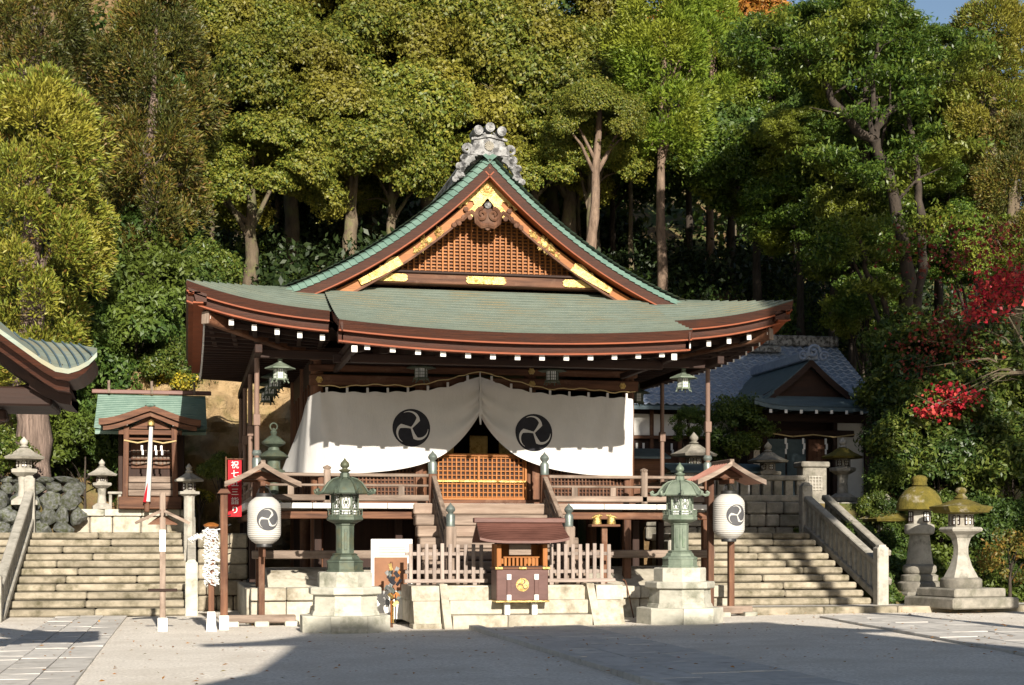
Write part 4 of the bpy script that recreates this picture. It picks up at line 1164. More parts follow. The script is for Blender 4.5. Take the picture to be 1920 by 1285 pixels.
# rack of votive tassels
r = thing('votive_tassel_rack', 'stake hung with dark and gold folded votive strips beside the notice board', 'votive rack', (3.62, 27.75, 0))
b = MB(); b.box((0, .02, .6), (.05, .05, 1.2), .006); part(r, 'stake', b, m_brown[2])
rn = random.Random(3)
for k in range(30):
    z = lerp(.42, 1.12, rn.random()); a = rn.uniform(0, 6.28); w = .2 * (1 - abs(z - .8) * 1.1)
    b = MB(); p = Vector((rn.uniform(-w, w) * .75, -.06 - rn.random() * .05, z)); l = rn.uniform(.08, .14)
    rot = Matrix.Rotation(rn.uniform(-.9, .9), 3, 'Y') @ Matrix.Rotation(rn.uniform(-.7, .7), 3, 'Z')
    b.box(p, (.07, .012, l), .003, rot); part(r, 'paper_strip', b, [m_iron, m_giboshi, m_onigawara, m_gold, m_orange[2], m_black][rn.randrange(6)])
for k in range(4):
    b = MB(); b.tube([(-.06 + .04 * k, -.05, .5), (-.05 + .035 * k, -.06, .1)], .012, 5); part(r, 'cord', b, [m_black, m_orange[2], m_gold, m_iron][k])
# shelf with two gilt ornaments
r = thing('ornament_stand', 'brown wooden stand with a shelf right of the front steps', 'stand', (7.75, 28.35, gz(7.75)))
b = MB(); b.box((0, 0, .9), (.11, .09, 1.75), .008); part(r, 'post', b, m_brown[2])
b = MB(); b.box((0, 0, 1.80), (.56, .28, .045), .006); part(r, 'shelf', b, m_brown[0])
for sx, lab in ((-.14, 'left gilt vessel with tilted lid on the wooden stand'), (.14, 'right gilt vessel with tilted lid on the wooden stand')):
    g = thing('gilt_vessel', lab, 'vessel', (7.75 + sx, 28.35, gz(7.75) + 1.823), 0, 'gilt vessels on the stand')
    b = MB(); b.lathe([(.085, 0), (.09, .01), (.072, .09), (.068, .13), (.055, .14)], 16); part(g, 'vessel_body', b, m_gold, 40)
    b = MB(); s = 1 if sx > 0 else -1
    b.tube([(-.10, 0, .15 + .03 * s), (-.03, 0, .155), (.05, 0, .155 - .012 * s), (.105, 0, .14 - .02 * s)], [.012, .03, .03, .012], 8); b.lathe([(.05, .13), (.03, .17), (.008, .2)], 10, (-.02 * s, 0, 0)); part(g, 'tilted_lid', b, m_gold, 50)
# low brown stake and cane leaning near right podium
r = thing('leaning_cane', 'thin brown cane leaning on the stone base right of the podium', 'cane', (8.45, 29.0, gz(8.4)))
b = MB(); b.tube([(.05, -.08, 0), (0, .22, .62), (-.02, .28, .72), (-.06, .3, .74)], .014, 6); part(r, 'cane_rod', b, m_brown[2])

# left sign post with little roof
P0 = at(305, 1178, 27.6)
r = thing('roofed_signpost', 'thin post with small gable roof and white paper notice before the left stairs', 'signpost', (P0.x, 27.6, 0))
b = MB(); b.box((0, 0, .11), (.17, .17, .26), .01); part(r, 'white_socket', b, m_white)
b = MB(); b.box((0, 0, 1.32), (.10, .10, 2.2), .008); part(r, 'post', b, m_weath[2])
for s in (-1, 1):
    b = MB(); b.sheet(lambda u, v: (s * lerp(.03, .44, u), lerp(-.2, .2, v), 2.12 - lerp(0, .20, u)), 3, 2, .04); part(r, 'roof_board', b, m_brown[0])
    b = MB(); b.bar((s * .03, -.21, 2.09), (s * .46, -.21, 1.88), .03, .05); part(r, 'bargeboard', b, m_weath[0])
b = MB(); b.prism([(-.26, 1.86), (.26, 1.86), (0, 2.06)], -.04, .04); part(r, 'gable_board', b, m_brown[0])
b = MB(); b.box((0, -.056, 1.58), (.105, .01, .38), .002); nt_ = part(r, 'paper_notice', b, m_white)
b = MB(); b.box((-.01, -.064, 1.50), (.012, .004, .02), 0); b.box((.02, -.064, 1.50), (.012, .004, .02), 0); part(nt_, 'ink_mark', b, m_ink)
b = MB(); b.box((0, -.01, .72), (.50, .13, .05), .008); part(r, 'cross_bar', b, m_dark[0])
# fortune paper post
P0 = at(396, 1178, 27.6)
r = thing('fortune_paper_post', 'post wrapped in knotted white fortune papers', 'fortune post', (P0.x, 27.6, 0))
b = MB(); b.prism([(-.09, -.02), (.09, -.02), (.065, .34), (-.065, .34)], -.08, .08); part(r, 'white_socket', b, m_white)
b = MB(); b.box((0, 0, 1.05), (.10, .09, 1.5), .008); part(r, 'post', b, m_brown[2])
b = MB(); b.lathe([(.07, 1.80), (.13, 1.83), (.14, 1.86), (.05, 1.90)], 12); part(r, 'post_cap', b, m_orange[2], 40)
b = MB()
rn = random.Random(5)
def paper_knot(b, p):
    rot = Matrix.Rotation(rn.uniform(0, 6.28), 3, 'Z') @ Matrix.Rotation(rn.uniform(-.9, .9), 3, 'X') @ Matrix.Rotation(rn.uniform(-.9, .9), 3, 'Y')
    b.box(p, (.10, .012, .022), .004, rot)
for k in range(420):
    a = rn.uniform(0, 6.28); z = rn.uniform(.80, 1.78); q = rn.uniform(.05, .115); paper_knot(b, Vector((q * math.cos(a), q * math.sin(a), z)))
o = part(r, 'tied_papers', b, m_white); o['kind'] = 'stuff'
b = MB()
for k in range(60):
    t = k / 59; paper_knot(b, Vector((-.36 + .34 * t + rn.uniform(-.02, .02), rn.uniform(-.03, .03), 1.60 + .23 * t * t + rn.uniform(-.03, .03))))
o = part(r, 'tied_paper_string', b, m_white); o['kind'] = 'stuff'
# roofed frame post
P0 = at(420, 1168, 28.0)
r = thing('frame_post', 'tall brown wooden post on a white socket between papers and lantern', 'post', (P0.x, 28.0, 0))
b = MB(); b.box((0, 0, .12), (.17, .17, .26), .01); part(r, 'white_socket', b, m_white)
b = MB(); b.box((0, 0, 1.32), (.13, .11, 2.2), .01); part(r, 'post', b, m_brown[2])
for i in range(7):
    b = MB(); b.tube([(.06, -.03, 1.0 + .17 * i), (.12, -.05, 1.02 + .17 * i)], .012, 5); part(r, 'peg', b, m_iron)
b = MB(); b.prism([(-.12, 2.42), (.12, 2.42), (.06, 2.50), (-.06, 2.50)], -.12, .12); part(r, 'post_cap', b, m_brown[0])
# red banner
P0 = at(440, 965, 29.6)
r = thing('festival_banner', 'red cloth banner with white vertical writing left of the hall', 'banner', (P0.x, 29.6, 0))
b = MB(); b.tube([(-.16, .02, 0), (-.16, .02, 3.16)], .015, 6); b.tube([(-.17, .02, 3.12), (.16, .02, 3.12)], .01, 6); part(r, 'pole', b, m_brown[2])
b = MB(); b.grid(lambda u, v: (lerp(-.125, .13, u), .02 + .012 * math.sin(u * 7 + v * 6), lerp(3.10, 2.03, v)), 10, 30); part(r, 'cloth', b, m_red, 60)
for i, ch in enumerate('祝七五三詣り'):
    fc_ = bpy.data.curves.new('letter', 'FONT'); fc_.body = ch; fc_.size = .15; fc_.align_x = 'CENTER'; fc_.align_y = 'CENTER'; fc_.extrude = .001
    tmp = bpy.data.objects.new('letter_curve', fc_); COL.objects.link(tmp); bpy.context.view_layer.update()
    me = bpy.data.meshes.new_from_object(tmp.evaluated_get(bpy.context.evaluated_depsgraph_get())); me.materials.clear(); me.materials.append(m_white)
    bpy.data.objects.remove(tmp); obj('letter', me, r, (.005, -.004, 3.0 - .17 * i), (R(90), 0, 0))
# ------------------------------------------------------------------ rocks and block walls
def rock_mesh(seed, m):
    rnd = random.Random(seed); bm = bmesh.new(); bmesh.ops.create_icosphere(bm, subdivisions=3, radius=1.0)
    dirs = [Vector((rnd.gauss(0, 1), rnd.gauss(0, 1), rnd.gauss(0, 1))).normalized() for _ in range(15)]; offs = [rnd.uniform(.55, .85) for _ in dirs]
    for v in bm.verts:
        for d, o in zip(dirs, offs):
            k = v.co.dot(d)
            if k > o: v.co -= d * (k - o) * .98
        v.co += Vector((rnd.uniform(-.02, .02), rnd.uniform(-.02, .02), rnd.uniform(-.02, .02)))
    me = bpy.data.meshes.new('rock'); bm.to_mesh(me); bm.free(); me.materials.append(m); return me
rocks = [rock_mesh(20 + i, m_rock) for i in range(6)]
def rock_wall(name, lab, x0, x1, y, z0, z1, size, meshes, depth=.35, rz=0, parent_loc=None):
    r = thing(name, lab, 'stone wall', (0, 0, 0)); z = z0; row = 0
    while z < z1 - .05:
        h = min(size * random.uniform(.75, 1.1), z1 - z + .05); x = x0 + (row % 2) * size * .4 - size * .3
        while x < x1:
            w = size * random.uniform(.8, 1.6)
            o = obj('rock', meshes[random.randrange(len(meshes))], r, (x + w / 2, y + .15 * (z - z0) + random.uniform(-.04, .04), z + h / 2),
                    (random.uniform(-.2, .2), random.uniform(-.2, .2), random.uniform(0, 6.28)), (w * .66, max(w, depth) * .6, h * .72))
            o.rotation_euler.z = random.choice((0, math.pi)) + random.uniform(-.2, .2); x += w * .96
        z += h * .92; row += 1
    return r
def block_wall(name, lab, x0, x1, y, z0, z1, rows, bw, m, depth=.4, cat='stone wall'):
    r = thing(name, lab, cat, (0, 0, 0)); h = (z1 - z0) / rows
    b = MB(); b.box(((x0 + x1) / 2, y + depth / 2 + .06, (z0 + z1) / 2 - .02), (x1 - x0 - .04, depth - .06, z1 - z0 - .04), 0); part(r, 'backing', b, m_shadow)
    for k in range(rows):
        x = x0; first = True
        while x < x1 - .01:
            w = bw * random.uniform(.6, 1.3) * (.6 if first and k % 2 else 1); first = False; w = min(w, x1 - x)
            if x1 - x - w < bw * .3: w = x1 - x
            b = MB(); b.box((x + w / 2, y + depth / 2 + random.uniform(-.015, .015), z0 + h * (k + .5)), (w - .02, depth, h - .02), .03); part(r, 'block', b, m); x += w
    return r

# ------------------------------------------------------------------ stone lantern kit
def stone_lantern(lab, loc, spec, rz=0, group='stone lanterns'):
    """spec: list of (part name, kind, profile or box list, material, sides)"""
    r = thing('stone_lantern', lab, 'stone lantern', loc, rz, group)
    for (nm, prof, m, n, sm) in spec:
        b = MB(); k = 1 / math.cos(math.pi / n) if n <= 8 else 1
        b.lathe([(a * k, z) for a, z in prof], n, (0, 0, 0), math.pi / n)
        o = part(r, nm, b, m, sm)
        if nm == 'fire_box':
            z0 = prof[0][1] + .05; z1 = prof[-1][1] - .05; hw = prof[0][0]
            for q in range(0, n if n <= 8 else 4, 2 if n == 8 else 1):
                a = 2 * math.pi * q / (n if n <= 8 else 4); w = hw * (.95 if n == 4 else .62)
                b = MB(); b.box((0, -hw - .002 if n <= 8 else -hw + .012, (z0 + z1) / 2), (w, .02, z1 - z0), .004); pw = part(o, 'window', b, m_glow, None, None, (0, 0, 0), (0, 0, a + (0 if n <= 8 else .25)))
                b = MB(); yy = -hw - .012 if n <= 8 else -hw - .002
                b.box((0, yy, (z0 + z1) / 2), (.018, .012, z1 - z0), 0); b.box((0, yy - .002, (z0 + z1) / 2), (w, .012, .018), 0)
                for t in (-1, 1): b.box((t * w / 2, yy, (z0 + z1) / 2), (.02, .016, z1 - z0), 0); b.box((0, yy - .001, (z0 + z1) / 2 + t * (z1 - z0) / 2), (w, .016, .02), 0)
                part(pw, 'window_bars', b, m_dark[0])
    return r
def small_lantern_spec(s, m, mr=None, n=6):
    mr = mr or m
    def q(l): return [(a * s, z * s) for a, z in l]
    return [('base', q([(.30, 0), (.30, .10), (.22, .16), (.16, .2)]), m, n, None),
            ('shaft', q([(.15, .19), (.125, .45), (.15, .70)]), m, 12, 30),
            ('platform', q([(.16, .69), (.29, .78), (.30, .85), (.27, .87)]), m, n, None),
            ('fire_box', q([(.17, .865), (.17, 1.10)]), m, n, None),
            ('roof', q([(.2, 1.09), (.44, 1.10), (.47, 1.15), (.40, 1.18), (.24, 1.27), (.13, 1.36), (.08, 1.38)]), mr, n, None),
            ('finial', q([(.07, 1.37), (.12, 1.40), (.06, 1.44), (.10, 1.49), (.10, 1.54), (.04, 1.61), (.005, 1.65)]), m, 12, 40)]
# the two large lanterns on the right
stone_lantern('stone lantern with a domed mossy mushroom cap beside the right stairs', (15.4, 30.7, .25), [
    ('ground_base', [(.48, 0), (.48, .2), (.44, .24)], m_stone, 8, None),
    ('middle_base', [(.44, .235), (.46, .28), (.46, .42), (.40, .46)], m_stone, 24, 40),
    ('lotus_base', [(.36, .455), (.39, .47), (.39, .58), (.30, .62), (.33, .63), (.36, .68), (.35, .78), (.28, .83)], m_stone, 24, 40),
    ('shaft', [(.285, .825), (.25, 1.1), (.21, 1.44), (.22, 1.46)], m_stone_l, 24, 40),
    ('ring_platform', [(.22, 1.45), (.30, 1.48), (.32, 1.56), (.31, 1.66), (.25, 1.69)], m_stone_l, 24, 50),
    ('fire_box', [(.22, 1.685), (.22, 1.99)], m_stone_l, 8, None),
    ('roof', [(.25, 1.98), (.45, 1.97), (.49, 2.0), (.485, 2.10), (.43, 2.26), (.32, 2.40), (.2, 2.48), (.15, 2.49)], m_moss, 28, 50),
    ('finial', [(.14, 2.485), (.17, 2.52), (.15, 2.57), (.16, 2.60), (.17, 2.66), (.13, 2.71), (.04, 2.735)], m_moss, 16, 50)], R(12), 'large stone lanterns at the foot of the right stairs')
r = stone_lantern('stone lantern with curled mossy hexagonal roof on square steps, right of the domed one', (15.45, 28.98, .25), [
    ('drum_base', [(.40, .36), (.42, .40), (.42, .54), (.36, .58)], m_stone, 20, 40),
    ('shaft', [(.30, .575), (.28, .62), (.19, .82), (.13, 1.05), (.125, 1.2), (.17, 1.38), (.24, 1.45)], m_stone_l, 6, 20),
    ('platform', [(.22, 1.445), (.36, 1.52), (.38, 1.56), (.35, 1.60), (.28, 1.61)], m_stone_l, 6, None),
    ('fire_box', [(.22, 1.605), (.22, 1.88)], m_stone, 6, None),
    ('roof', [(.24, 1.87), (.47, 1.90), (.54, 1.98), (.55, 2.02), (.50, 2.035), (.36, 2.06), (.2, 2.14), (.13, 2.17)], m_moss, 6, 30),
    ('finial', [(.11, 2.165), (.14, 2.2), (.09, 2.25), (.075, 2.28), (.11, 2.31), (.12, 2.35), (.09, 2.40), (.02, 2.42)], m_moss, 14, 50)], R(10), 'large stone lanterns at the foot of the right stairs')
for (w, z0, z1) in ((1.62, -.03, .19), (1.26, .185, .37)):
    b = MB(); b.box((0, 0, (z0 + z1) / 2), (w, w, z1 - z0), .03); part(r, 'square_step', b, m_stone)
# other lanterns
stone_lantern('stone lantern with mossy roof on the right terrace before the dark shrine', tuple(at(1580, 940, 36.6)), small_lantern_spec(.98, m_stone_l, m_moss), R(10))
stone_lantern('grey stone lantern behind the stone fence left of the shrine doors', (at(1440, 905, 36.5).x, 36.5, 2.48), small_lantern_spec(.95, m_stone), R(5))
stone_lantern('grey stone lantern on the terrace under the blue tile roof', (at(1301, 880, 37.5).x, 37.5, 2.48), small_lantern_spec(1.12, m_stone), R(20))
stone_lantern('half hidden stone lantern in the shrubs behind the right balustrade', (at(1662, 1040, 33.4).x, 33.4, .7), small_lantern_spec(1.2, m_stone, m_moss), R(15))
stone_lantern('large grey stone lantern before the cedar trunk at the far left', (at(45, 945, 38.2).x, 38.2, 2.42), small_lantern_spec(.98, m_stone_l, m_stone), R(8))
stone_lantern('small stone lantern left of the little shrine', (at(191, 955, 38.9).x, 38.9, 2.34), small_lantern_spec(.74, m_stone_l, m_stone_l), R(8))
P0 = at(352, 1000, 36.2)
stone_lantern('slim stone lantern on a tall shaft right of the left stairs', (P0.x + .03, 36.2, 0), [
    ('base', [(.22, 0), (.22, 1.0), (.17, 1.1)], m_stone_l, 4, None), ('shaft', [(.12, 1.09), (.115, 2.55), (.13, 2.6)], m_stone_l, 8, None),
    ('platform', [(.13, 2.595), (.22, 2.64), (.22, 2.70)], m_stone_l, 6, None), ('fire_box', [(.13, 2.695), (.13, 2.93)], m_stone_l, 6, None),
    ('roof', [(.16, 2.92), (.30, 2.93), (.31, 2.97), (.16, 3.06), (.08, 3.12)], m_stone_l, 6, None), ('finial', [(.07, 3.115), (.09, 3.16), (.05, 3.2), (.08, 3.25), (.01, 3.34)], m_stone_l, 12, 40)], R(8))

# ------------------------------------------------------------------ left stairs
ls = thing('stone_stairs', 'wide worn stone stairs climbing to the small shrine on the left', 'stairs', (0, 0, 0))
for i in range(11):
    y = 33.0 + .455 * i; z = .16 * (i + 1); x = -4.4
    while x < 0:
        w = min(random.uniform(1.5, 2.8), 0 - x)
        if 0 - x - w < .4: w = 0 - x
        b = MB(); b.box((x + w / 2, y + .3 + random.uniform(-.012, .012), z - .072 + random.uniform(-.005, .005)), (w - .01, .7, .144), .03); part(ls, 'step_stone', b, m_step); x += w
b = MB(); b.prismx([(33.4, 0), (38.0, 0), (38.0, 1.5), (37.8, 1.5)], -4.3, -.02); part(ls, 'stair_core', b, m_stone)
lb = thing('stair_balustrade', 'grey stone balustrade along the left edge of the left stairs', 'balustrade', (0, 0, 0))
def balustrade(root, x, y0, z0, y1, z1, n, h, m, newel=(True, True), nh=1.15):
    b = MB(); b.bar((x, y0, z0 + h), (x, y1, z1 + h), .20, .13, .02); part(root, 'coping', b, m)
    b = MB(); b.bar((x, y0, z0 + .12), (x, y1, z1 + .12), .22, .16, .02); part(root, 'stringer', b, m)
    for i in range(n):
        t = (i + .5) / n; y = lerp(y0, y1, t); z = lerp(z0, z1, t)
        b = MB(); b.box((x, y, z + h / 2 + .06), (.11, .12, h - .1), .012); part(root, 'baluster', b, m)
    for k, (y, z) in enumerate(((y0, z0), (y1, z1))):
        if newel[k]:
            yy = y - .12 if k == 0 else y + .12
            b = MB(); b.box((x, yy, z + nh / 2 - .1), (.25, .25, nh + .2), .02); b.lathe([(.13, z + nh), (.10, z + nh + .05), (.001, z + nh + .07)], 4, (x, yy, 0), R(45)); part(root, 'newel', b, m)
balustrade(lb, -3.62, 31.4, -.25, 37.9, 1.9, 19, .78, m_stone_l)
cw = thing('stair_side_wall', 'pale stone cheek wall and newel along the right edge of the left stairs', 'stair wall', (0, 0, 0))
b = MB(); b.box((.10, 33.0, .56), (.26, .28, 1.14), .02); b.lathe([(.14, 1.13), (.10, 1.18), (.001, 1.20)], 4, (.10, 33.0, 0), R(45)); part(cw, 'newel', b, m_granite_p)
for i in range(4):
    y0 = 33.16 + 1.2 * i; z = .45 + .42 * i; b = MB(); b.prismx([(y0, 0), (y0 + 1.19, 0), (y0 + 1.19, z + .62), (y0, z + .22)], .02, .20); part(cw, 'cheek_stone', b, m_stone_l)
block_wall('retaining_wall', 'mossy tan stone retaining wall between the left stairs and the hall', .24, 1.35, 35.2, 0, 1.75, 5, .42, m_step)
# shrine platform
block_wall('shrine_platform', 'cream stone platform in front of the small shrine', -2.75, .1, 38.75, 1.74, 2.17, 1, .55, m_granite, .5, 'platform')
pf = thing('platform_coping', 'pale stone slab coping of the small shrine platform', 'coping', (0, 0, 0))
x = -2.8
while x < .1:
    w = min(random.uniform(.7, 1.1), .12 - x); b = MB(); b.box((x + w / 2, 40.0, 2.255), (w - .012, 2.6, .165), .014); part(pf, 'coping_slab', b, m_granite_p); x += w
rock_wall('rock_wall', 'rough wall of piled blue grey field rocks beside the left stairs', -5.2, -2.75, 38.35, 1.7, 3.05, .36, rocks)
b = MB(); b.box((-6.0, 40.6, 2.08), (6.4, 4.0, .7), 0); tag(obj('bank_ground', b.mesh('bank_ground', m_earth)), 'earth bank behind the rock wall', None, None, 'structure')

# ------------------------------------------------------------------ small shrine on the left
sh = thing('small_shrine', 'small dark wooden shrine with green copper roof and bell cord', 'shrine', (-.86, 40.0, 2.34))
b = MB()
courses(lambda u, t: (lerp(-1.33, 1.33, u) * lerp(1.02, 1, t), lerp(-.95, .35, t), lerp(1.95, 2.93, t ** 1.1) + .05 * abs(2 * u - 1) ** 4 * (1 - t)), 20, 16, .018, b)
b.sheet(lambda u, v: (lerp(-1.33, 1.33, u), lerp(-.95, .35, v), lerp(1.92, 2.91, v ** 1.1)), 8, 6, .08)
b.sheet(lambda u, v: (lerp(-1.33, 1.33, u), lerp(.35, 1.5, v), lerp(2.91, 2.1, v)), 4, 4, .08)
rf = part(sh, 'roof', b, m_copper_g)
b = MB(); b.box((0, .35, 3.0), (2.95, .18, .10), .012); part(rf, 'ridge_beam', b, m_redbrown)
for x in (-1.05, 0, 1.05):
    b = MB(); b.bar((x, .18, 2.96), (x, .05, 3.25), .06, .05); part(rf, 'ridge_billet', b, m_weath[1])
def porchz(a): return 2.47 - .33 * a - .16 * a * a * (1 - a)
for s in (-1, 1):
    b = MB(); b.sheet(lambda u, v: (s * lerp(0, 1.18, u), lerp(-1.75, -.6, v), porchz(lerp(0, 1.18, u))), 8, 3, .10); part(rf, 'porch_slope', b, m_redbrown)
    fr = [((s * 1.2 * i / 10, -1.77, porchz(1.2 * i / 10) + .02), (0, 1, 0), (0, 0, 1)) for i in range(11)]
    b = MB(); b.sweep(fr, [(0, .02), (0, -.13), (.06, -.13), (.06, .02)]); part(rf, 'bargeboard', b, m_brown[0])
    b = MB(); b.sweep([((p[0][0] * .92, -1.68, p[0][2] - .14), p[1], p[2]) for p in fr], [(0, .0), (0, -.11), (.05, -.11), (.05, .0)]); part(rf, 'bargeboard', b, m_brown[0])
b = MB(); b.lathe([(.10, 0), (.13, .03), (.10, .06), (.03, .10)], 8, (0, -1.7, 2.46)); part(rf, 'ridge_cap', b, m_copper_g)
for s in (-1, 1):
    b = MB(); b.bar((s * .60, -1.45, .0), (s * .56, -1.45, 2.0), .13, .13, .01); part(sh, 'porch_post', b, m_brown[2])
    b = MB(); b.box((s * .57, -1.62, 2.06), (.09, .10, .10), .01); part(sh, 'white_tip', b, m_white)
    b = MB(); b.box((s * .75, -.3, .95), (.11, .11, 1.9), .01); part(sh, 'post', b, m_dark[2])
b = MB(); b.box((0, -1.45, 1.86), (1.5, .11, .12), .01); b.box((0, -1.47, 1.7), (1.2, .06, .05), .01); part(sh, 'porch_beam', b, m_brown[0])
b = MB(); b.prism([(-.5, 1.95), (.5, 1.95), (0, 2.3)], -1.44, -1.40); part(sh, 'gable_board', b, m_brown[0])
b = MB(); b.box((0, .1, 1.1), (1.5, .7, 1.7), 0); part(sh, 'cell_wall', b, m_dark[2])
b = MB(); b.box((0, -.9, .15), (1.5, 1.3, .3), .02); part(sh, 'step_block', b, m_brown[0])
for i in range(3):
    b = MB(); b.box((0, -.55 + .12 * i, .42 + .17 * i), (1.1, .14, .15), .01); part(sh, 'step', b, m_weath[0])
for s in (-1, 1):
    b = MB(); b.box((s * .27, -.28, 1.35), (.46, .04, .62), .005); dr = part(sh, 'door_panel', b, m_brown[2])
    b = MB()
    for i in range(4):
        for k in range(3): b.lathe([(.05, 0), (.03, .012)], 6); b.v[-12:] = [(s * .27 - .15 + .10 * i + p[0], -.305 - p[2], 1.18 + .14 * k + p[1]) for p in b.v[-12:]]
    part(dr, 'carved_lattice', b, m_weath[2])['kind'] = 'stuff'
b = MB(); b.tube([(-.62, -1.52, 1.66), (-.3, -1.53, 1.60), (0, -1.53, 1.66), (.3, -1.53, 1.60), (.62, -1.52, 1.66)], .02, 6); part(sh, 'straw_rope', b, m_rope)
for x in (-.2, .12, .26):
    b = MB(); b.box((x, -1.53, 1.48), (.05, .008, .12), 0); b.box((x + .02, -1.535, 1.37), (.045, .008, .12), 0); part(sh, 'paper_streamer', b, m_white)
bc = thing('bell_cord', 'long white and red bell cord hanging before the small shrine', 'bell cord', (-.86, 38.38, 2.34))
b = MB(); b.tube([(.02, 0, 1.98), (.0, -.01, 1.5), (-.02, -.01, 1.0), (-.05, -.02, .5), (-.08, -.02, .18)], [.05, .055, .06, .075, .09], 8); part(bc, 'white_cloth_cord', b, m_cloth, 60)
b = MB(); b.tube([(-.06, -.075, .62), (-.10, -.09, .36), (-.13, -.10, .16)], [.01, .035, .045], 6); part(bc, 'red_cloth', b, m_red)
b = MB(); b.lathe([(.03, 2.0), (.08, 2.02), (.09, 2.08), (.05, 2.14), (.01, 2.16)], 12, (.02, 0, 0)); part(bc, 'bell', b, m_gold, 50)
b = MB(); b.box((-.08, 0, .05), (.12, .12, .26), .02); part(bc, 'cord_foot', b, m_brown[2])
st_ = thing('little_offering_shelf', 'low grey stone shelf left of the small shrine', 'shelf', (at(216, 955, 39.0).x, 39.0, 2.34))
b = MB(); b.box((0, 0, .4), (.34, .24, .06), .01); part(st_, 'top', b, m_stone_l); 
for s in (-1, 1): b = MB(); b.box((s * .11, 0, .18), (.07, .18, .37), .01); part(st_, 'leg', b, m_stone_l)

# ------------------------------------------------------------------ side hall roof entering from the left
sd = thing('side_hall', 'corner of a curved green copper roof jutting in from the left edge', 'hall', (-3.0, 17, 0))
curA = [(182, 660), (166, 676), (148, 686), (128, 692), (104, 688), (78, 673), (46, 650), (0, 617), (-60, 572), (-130, 515)]
curB = [(182, 659), (160, 655), (140, 652), (120, 650), (96, 648), (70, 645), (36, 640), (-10, 600), (-70, 555), (-140, 500)]
A = [at(px, py, 16.5) - Vector((-3, 17, 0)) for px, py in curA]; B = [at(px, py - 6, 18.1) - Vector((-3, 17, 0)) for px, py in curB]
def interp(L, u):
    f = u * (len(L) - 1); i = min(int(f), len(L) - 2); return lerp(L[i], L[i + 1], f - i)
b = MB(); b.sheet(lambda u, v: tuple(lerp(interp(A, u), interp(B, u), v)), 36, 6, .05); srf = part(sd, 'roof', b, m_copper, 30)
for k in range(7):
    b = MB(); pts = []
    for i in range(9):
        t = i / 8; u = .06 + .085 * k + .10 * t * t; p = lerp(interp(A, min(u, 1)), interp(B, min(u + .02, 1)), t); pts.append((p.x, p.y, p.z + .012))
    b.tube(pts, .012, 5); part(srf, 'seam', b, m_slate)
for (dy, z0, z1, m, ins) in ((0, -.035, -.12, m_verge, .04), (.15, -.11, -.22, m_verge, .3), (.45, -.21, -.33, m_dark[0], .6)):  # lowest layer given dark wood to stand in for shade under the eave
    b = MB(); fr = []
    for i in range(37):
        p = interp(A, i / 36); sh_ = ins * 1.2 * max(0, 1 - i / 12); fr.append(((p.x - sh_, p.y + dy, p.z), (0, 1, 0), (0, 0, 1)))
    b.sweep(fr, [(0, z0), (.04, z1), (1.1, z1), (1.1, z0)]); part(sd, 'eave_edge', b, m, 40)
b = MB(); b.box((.1, .7, 3.12), (3.0, 1.2, .2), .02); part(sd, 'eave_beam', b, m_dark[0])
b = MB(); b.box((-.6, 1.0, 2.86), (3.0, .9, .32), .02); part(sd, 'wall_plate', b, m_dark[0])
b = MB(); b.bar((.4, .5, 3.02), (1.55, .35, 3.25), .15, .13, .02); part(sd, 'bracket_arm', b, m_dark[0])
b = MB(); b.bar((.2, .6, 2.78), (1.1, .5, 2.95), .15, .13, .02); part(sd, 'bracket_arm', b, m_dark[0])
for x in (-1.9, .1):
    b = MB(); b.box((x, 1.0, 1.4), (.24, .24, 2.8), .02); part(sd, 'post', b, m_dark[2])

# ------------------------------------------------------------------ right stairs and terrace
pl = obj('stone_platform', None); tag(pl, 'low stone paved landing along the right side', None, None, 'structure')
x = 10.75
while x < 22:
    w = random.uniform(1.0, 1.9); b = MB(); b.box((x + w / 2, 28.95 - .1 + .2, .125), (w - .012, .55, .27), .02); part(pl, 'kerb_stone', b, m_step); x += w
x = 10.75
while x < 22:
    w = random.uniform(.7, 1.2)
    for y in (29.33, 30.25, 31.2): b = MB(); b.box((x + w / 2, y + .46, .11 + random.uniform(-.004, .004)), (w - .014, .91, .28), .014); part(pl, 'paving_slab', b, m_slab)
    x += w
rs = thing('stone_stairs', 'dappled stone stairs climbing to the terrace on the right', 'stairs', (0, 0, 0))
for i in range(10):
    y = 29.95 + .36 * i; z = .24 + .151 * (i + 1); x = 10.75
    while x < 13.95:
        w = min(random.uniform(1.2, 2.4), 13.95 - x)
        if 13.95 - x - w < .4: w = 13.95 - x
        b = MB(); b.box((x + w / 2, y + .3 + random.uniform(-.012, .012), z - .068 + random.uniform(-.005, .005)), (w - .01, .6, .136), .03); part(rs, 'step_stone', b, m_step); x += w
b = MB(); b.prismx([(30.3, 0), (35.2, 0), (35.2, 1.70), (33.6, 1.70)], 10.8, 13.9); part(rs, 'stair_core', b, m_stone)
x = 10.75
while x < 13.9:
    w = min(1.05, 13.95 - x); b = MB(); b.box((x + w / 2, 34.45, 1.66), (w - .012, 1.5, .17), .014); part(rs, 'landing_slab', b, m_slab); x += w
rbal = thing('stair_balustrade', 'long grey stone balustrade along the right edge of the right stairs', 'balustrade', (0, 0, 0))
balustrade(rbal, 14.12, 30.0, .32, 33.75, 1.75, 15, .80, m_stone_l, (True, True), 1.12)
rbk = thing('stair_balustrade', 'farther stone coping rail behind the right balustrade', 'balustrade', (0, 0, 0))
balustrade(rbk, 14.75, 30.9, .55, 34.2, 1.85, 11, .75, m_stone, (False, False))
b = MB(); b.prismx([(30.0, 0), (35.3, 0), (35.3, 1.75), (33.6, 1.75), (30.2, .28)], 14.25, 21.5); tag(obj('bank_ground', b.mesh('bank_ground', m_earth)), 'earth bank right of the stairs', None, None, 'structure')
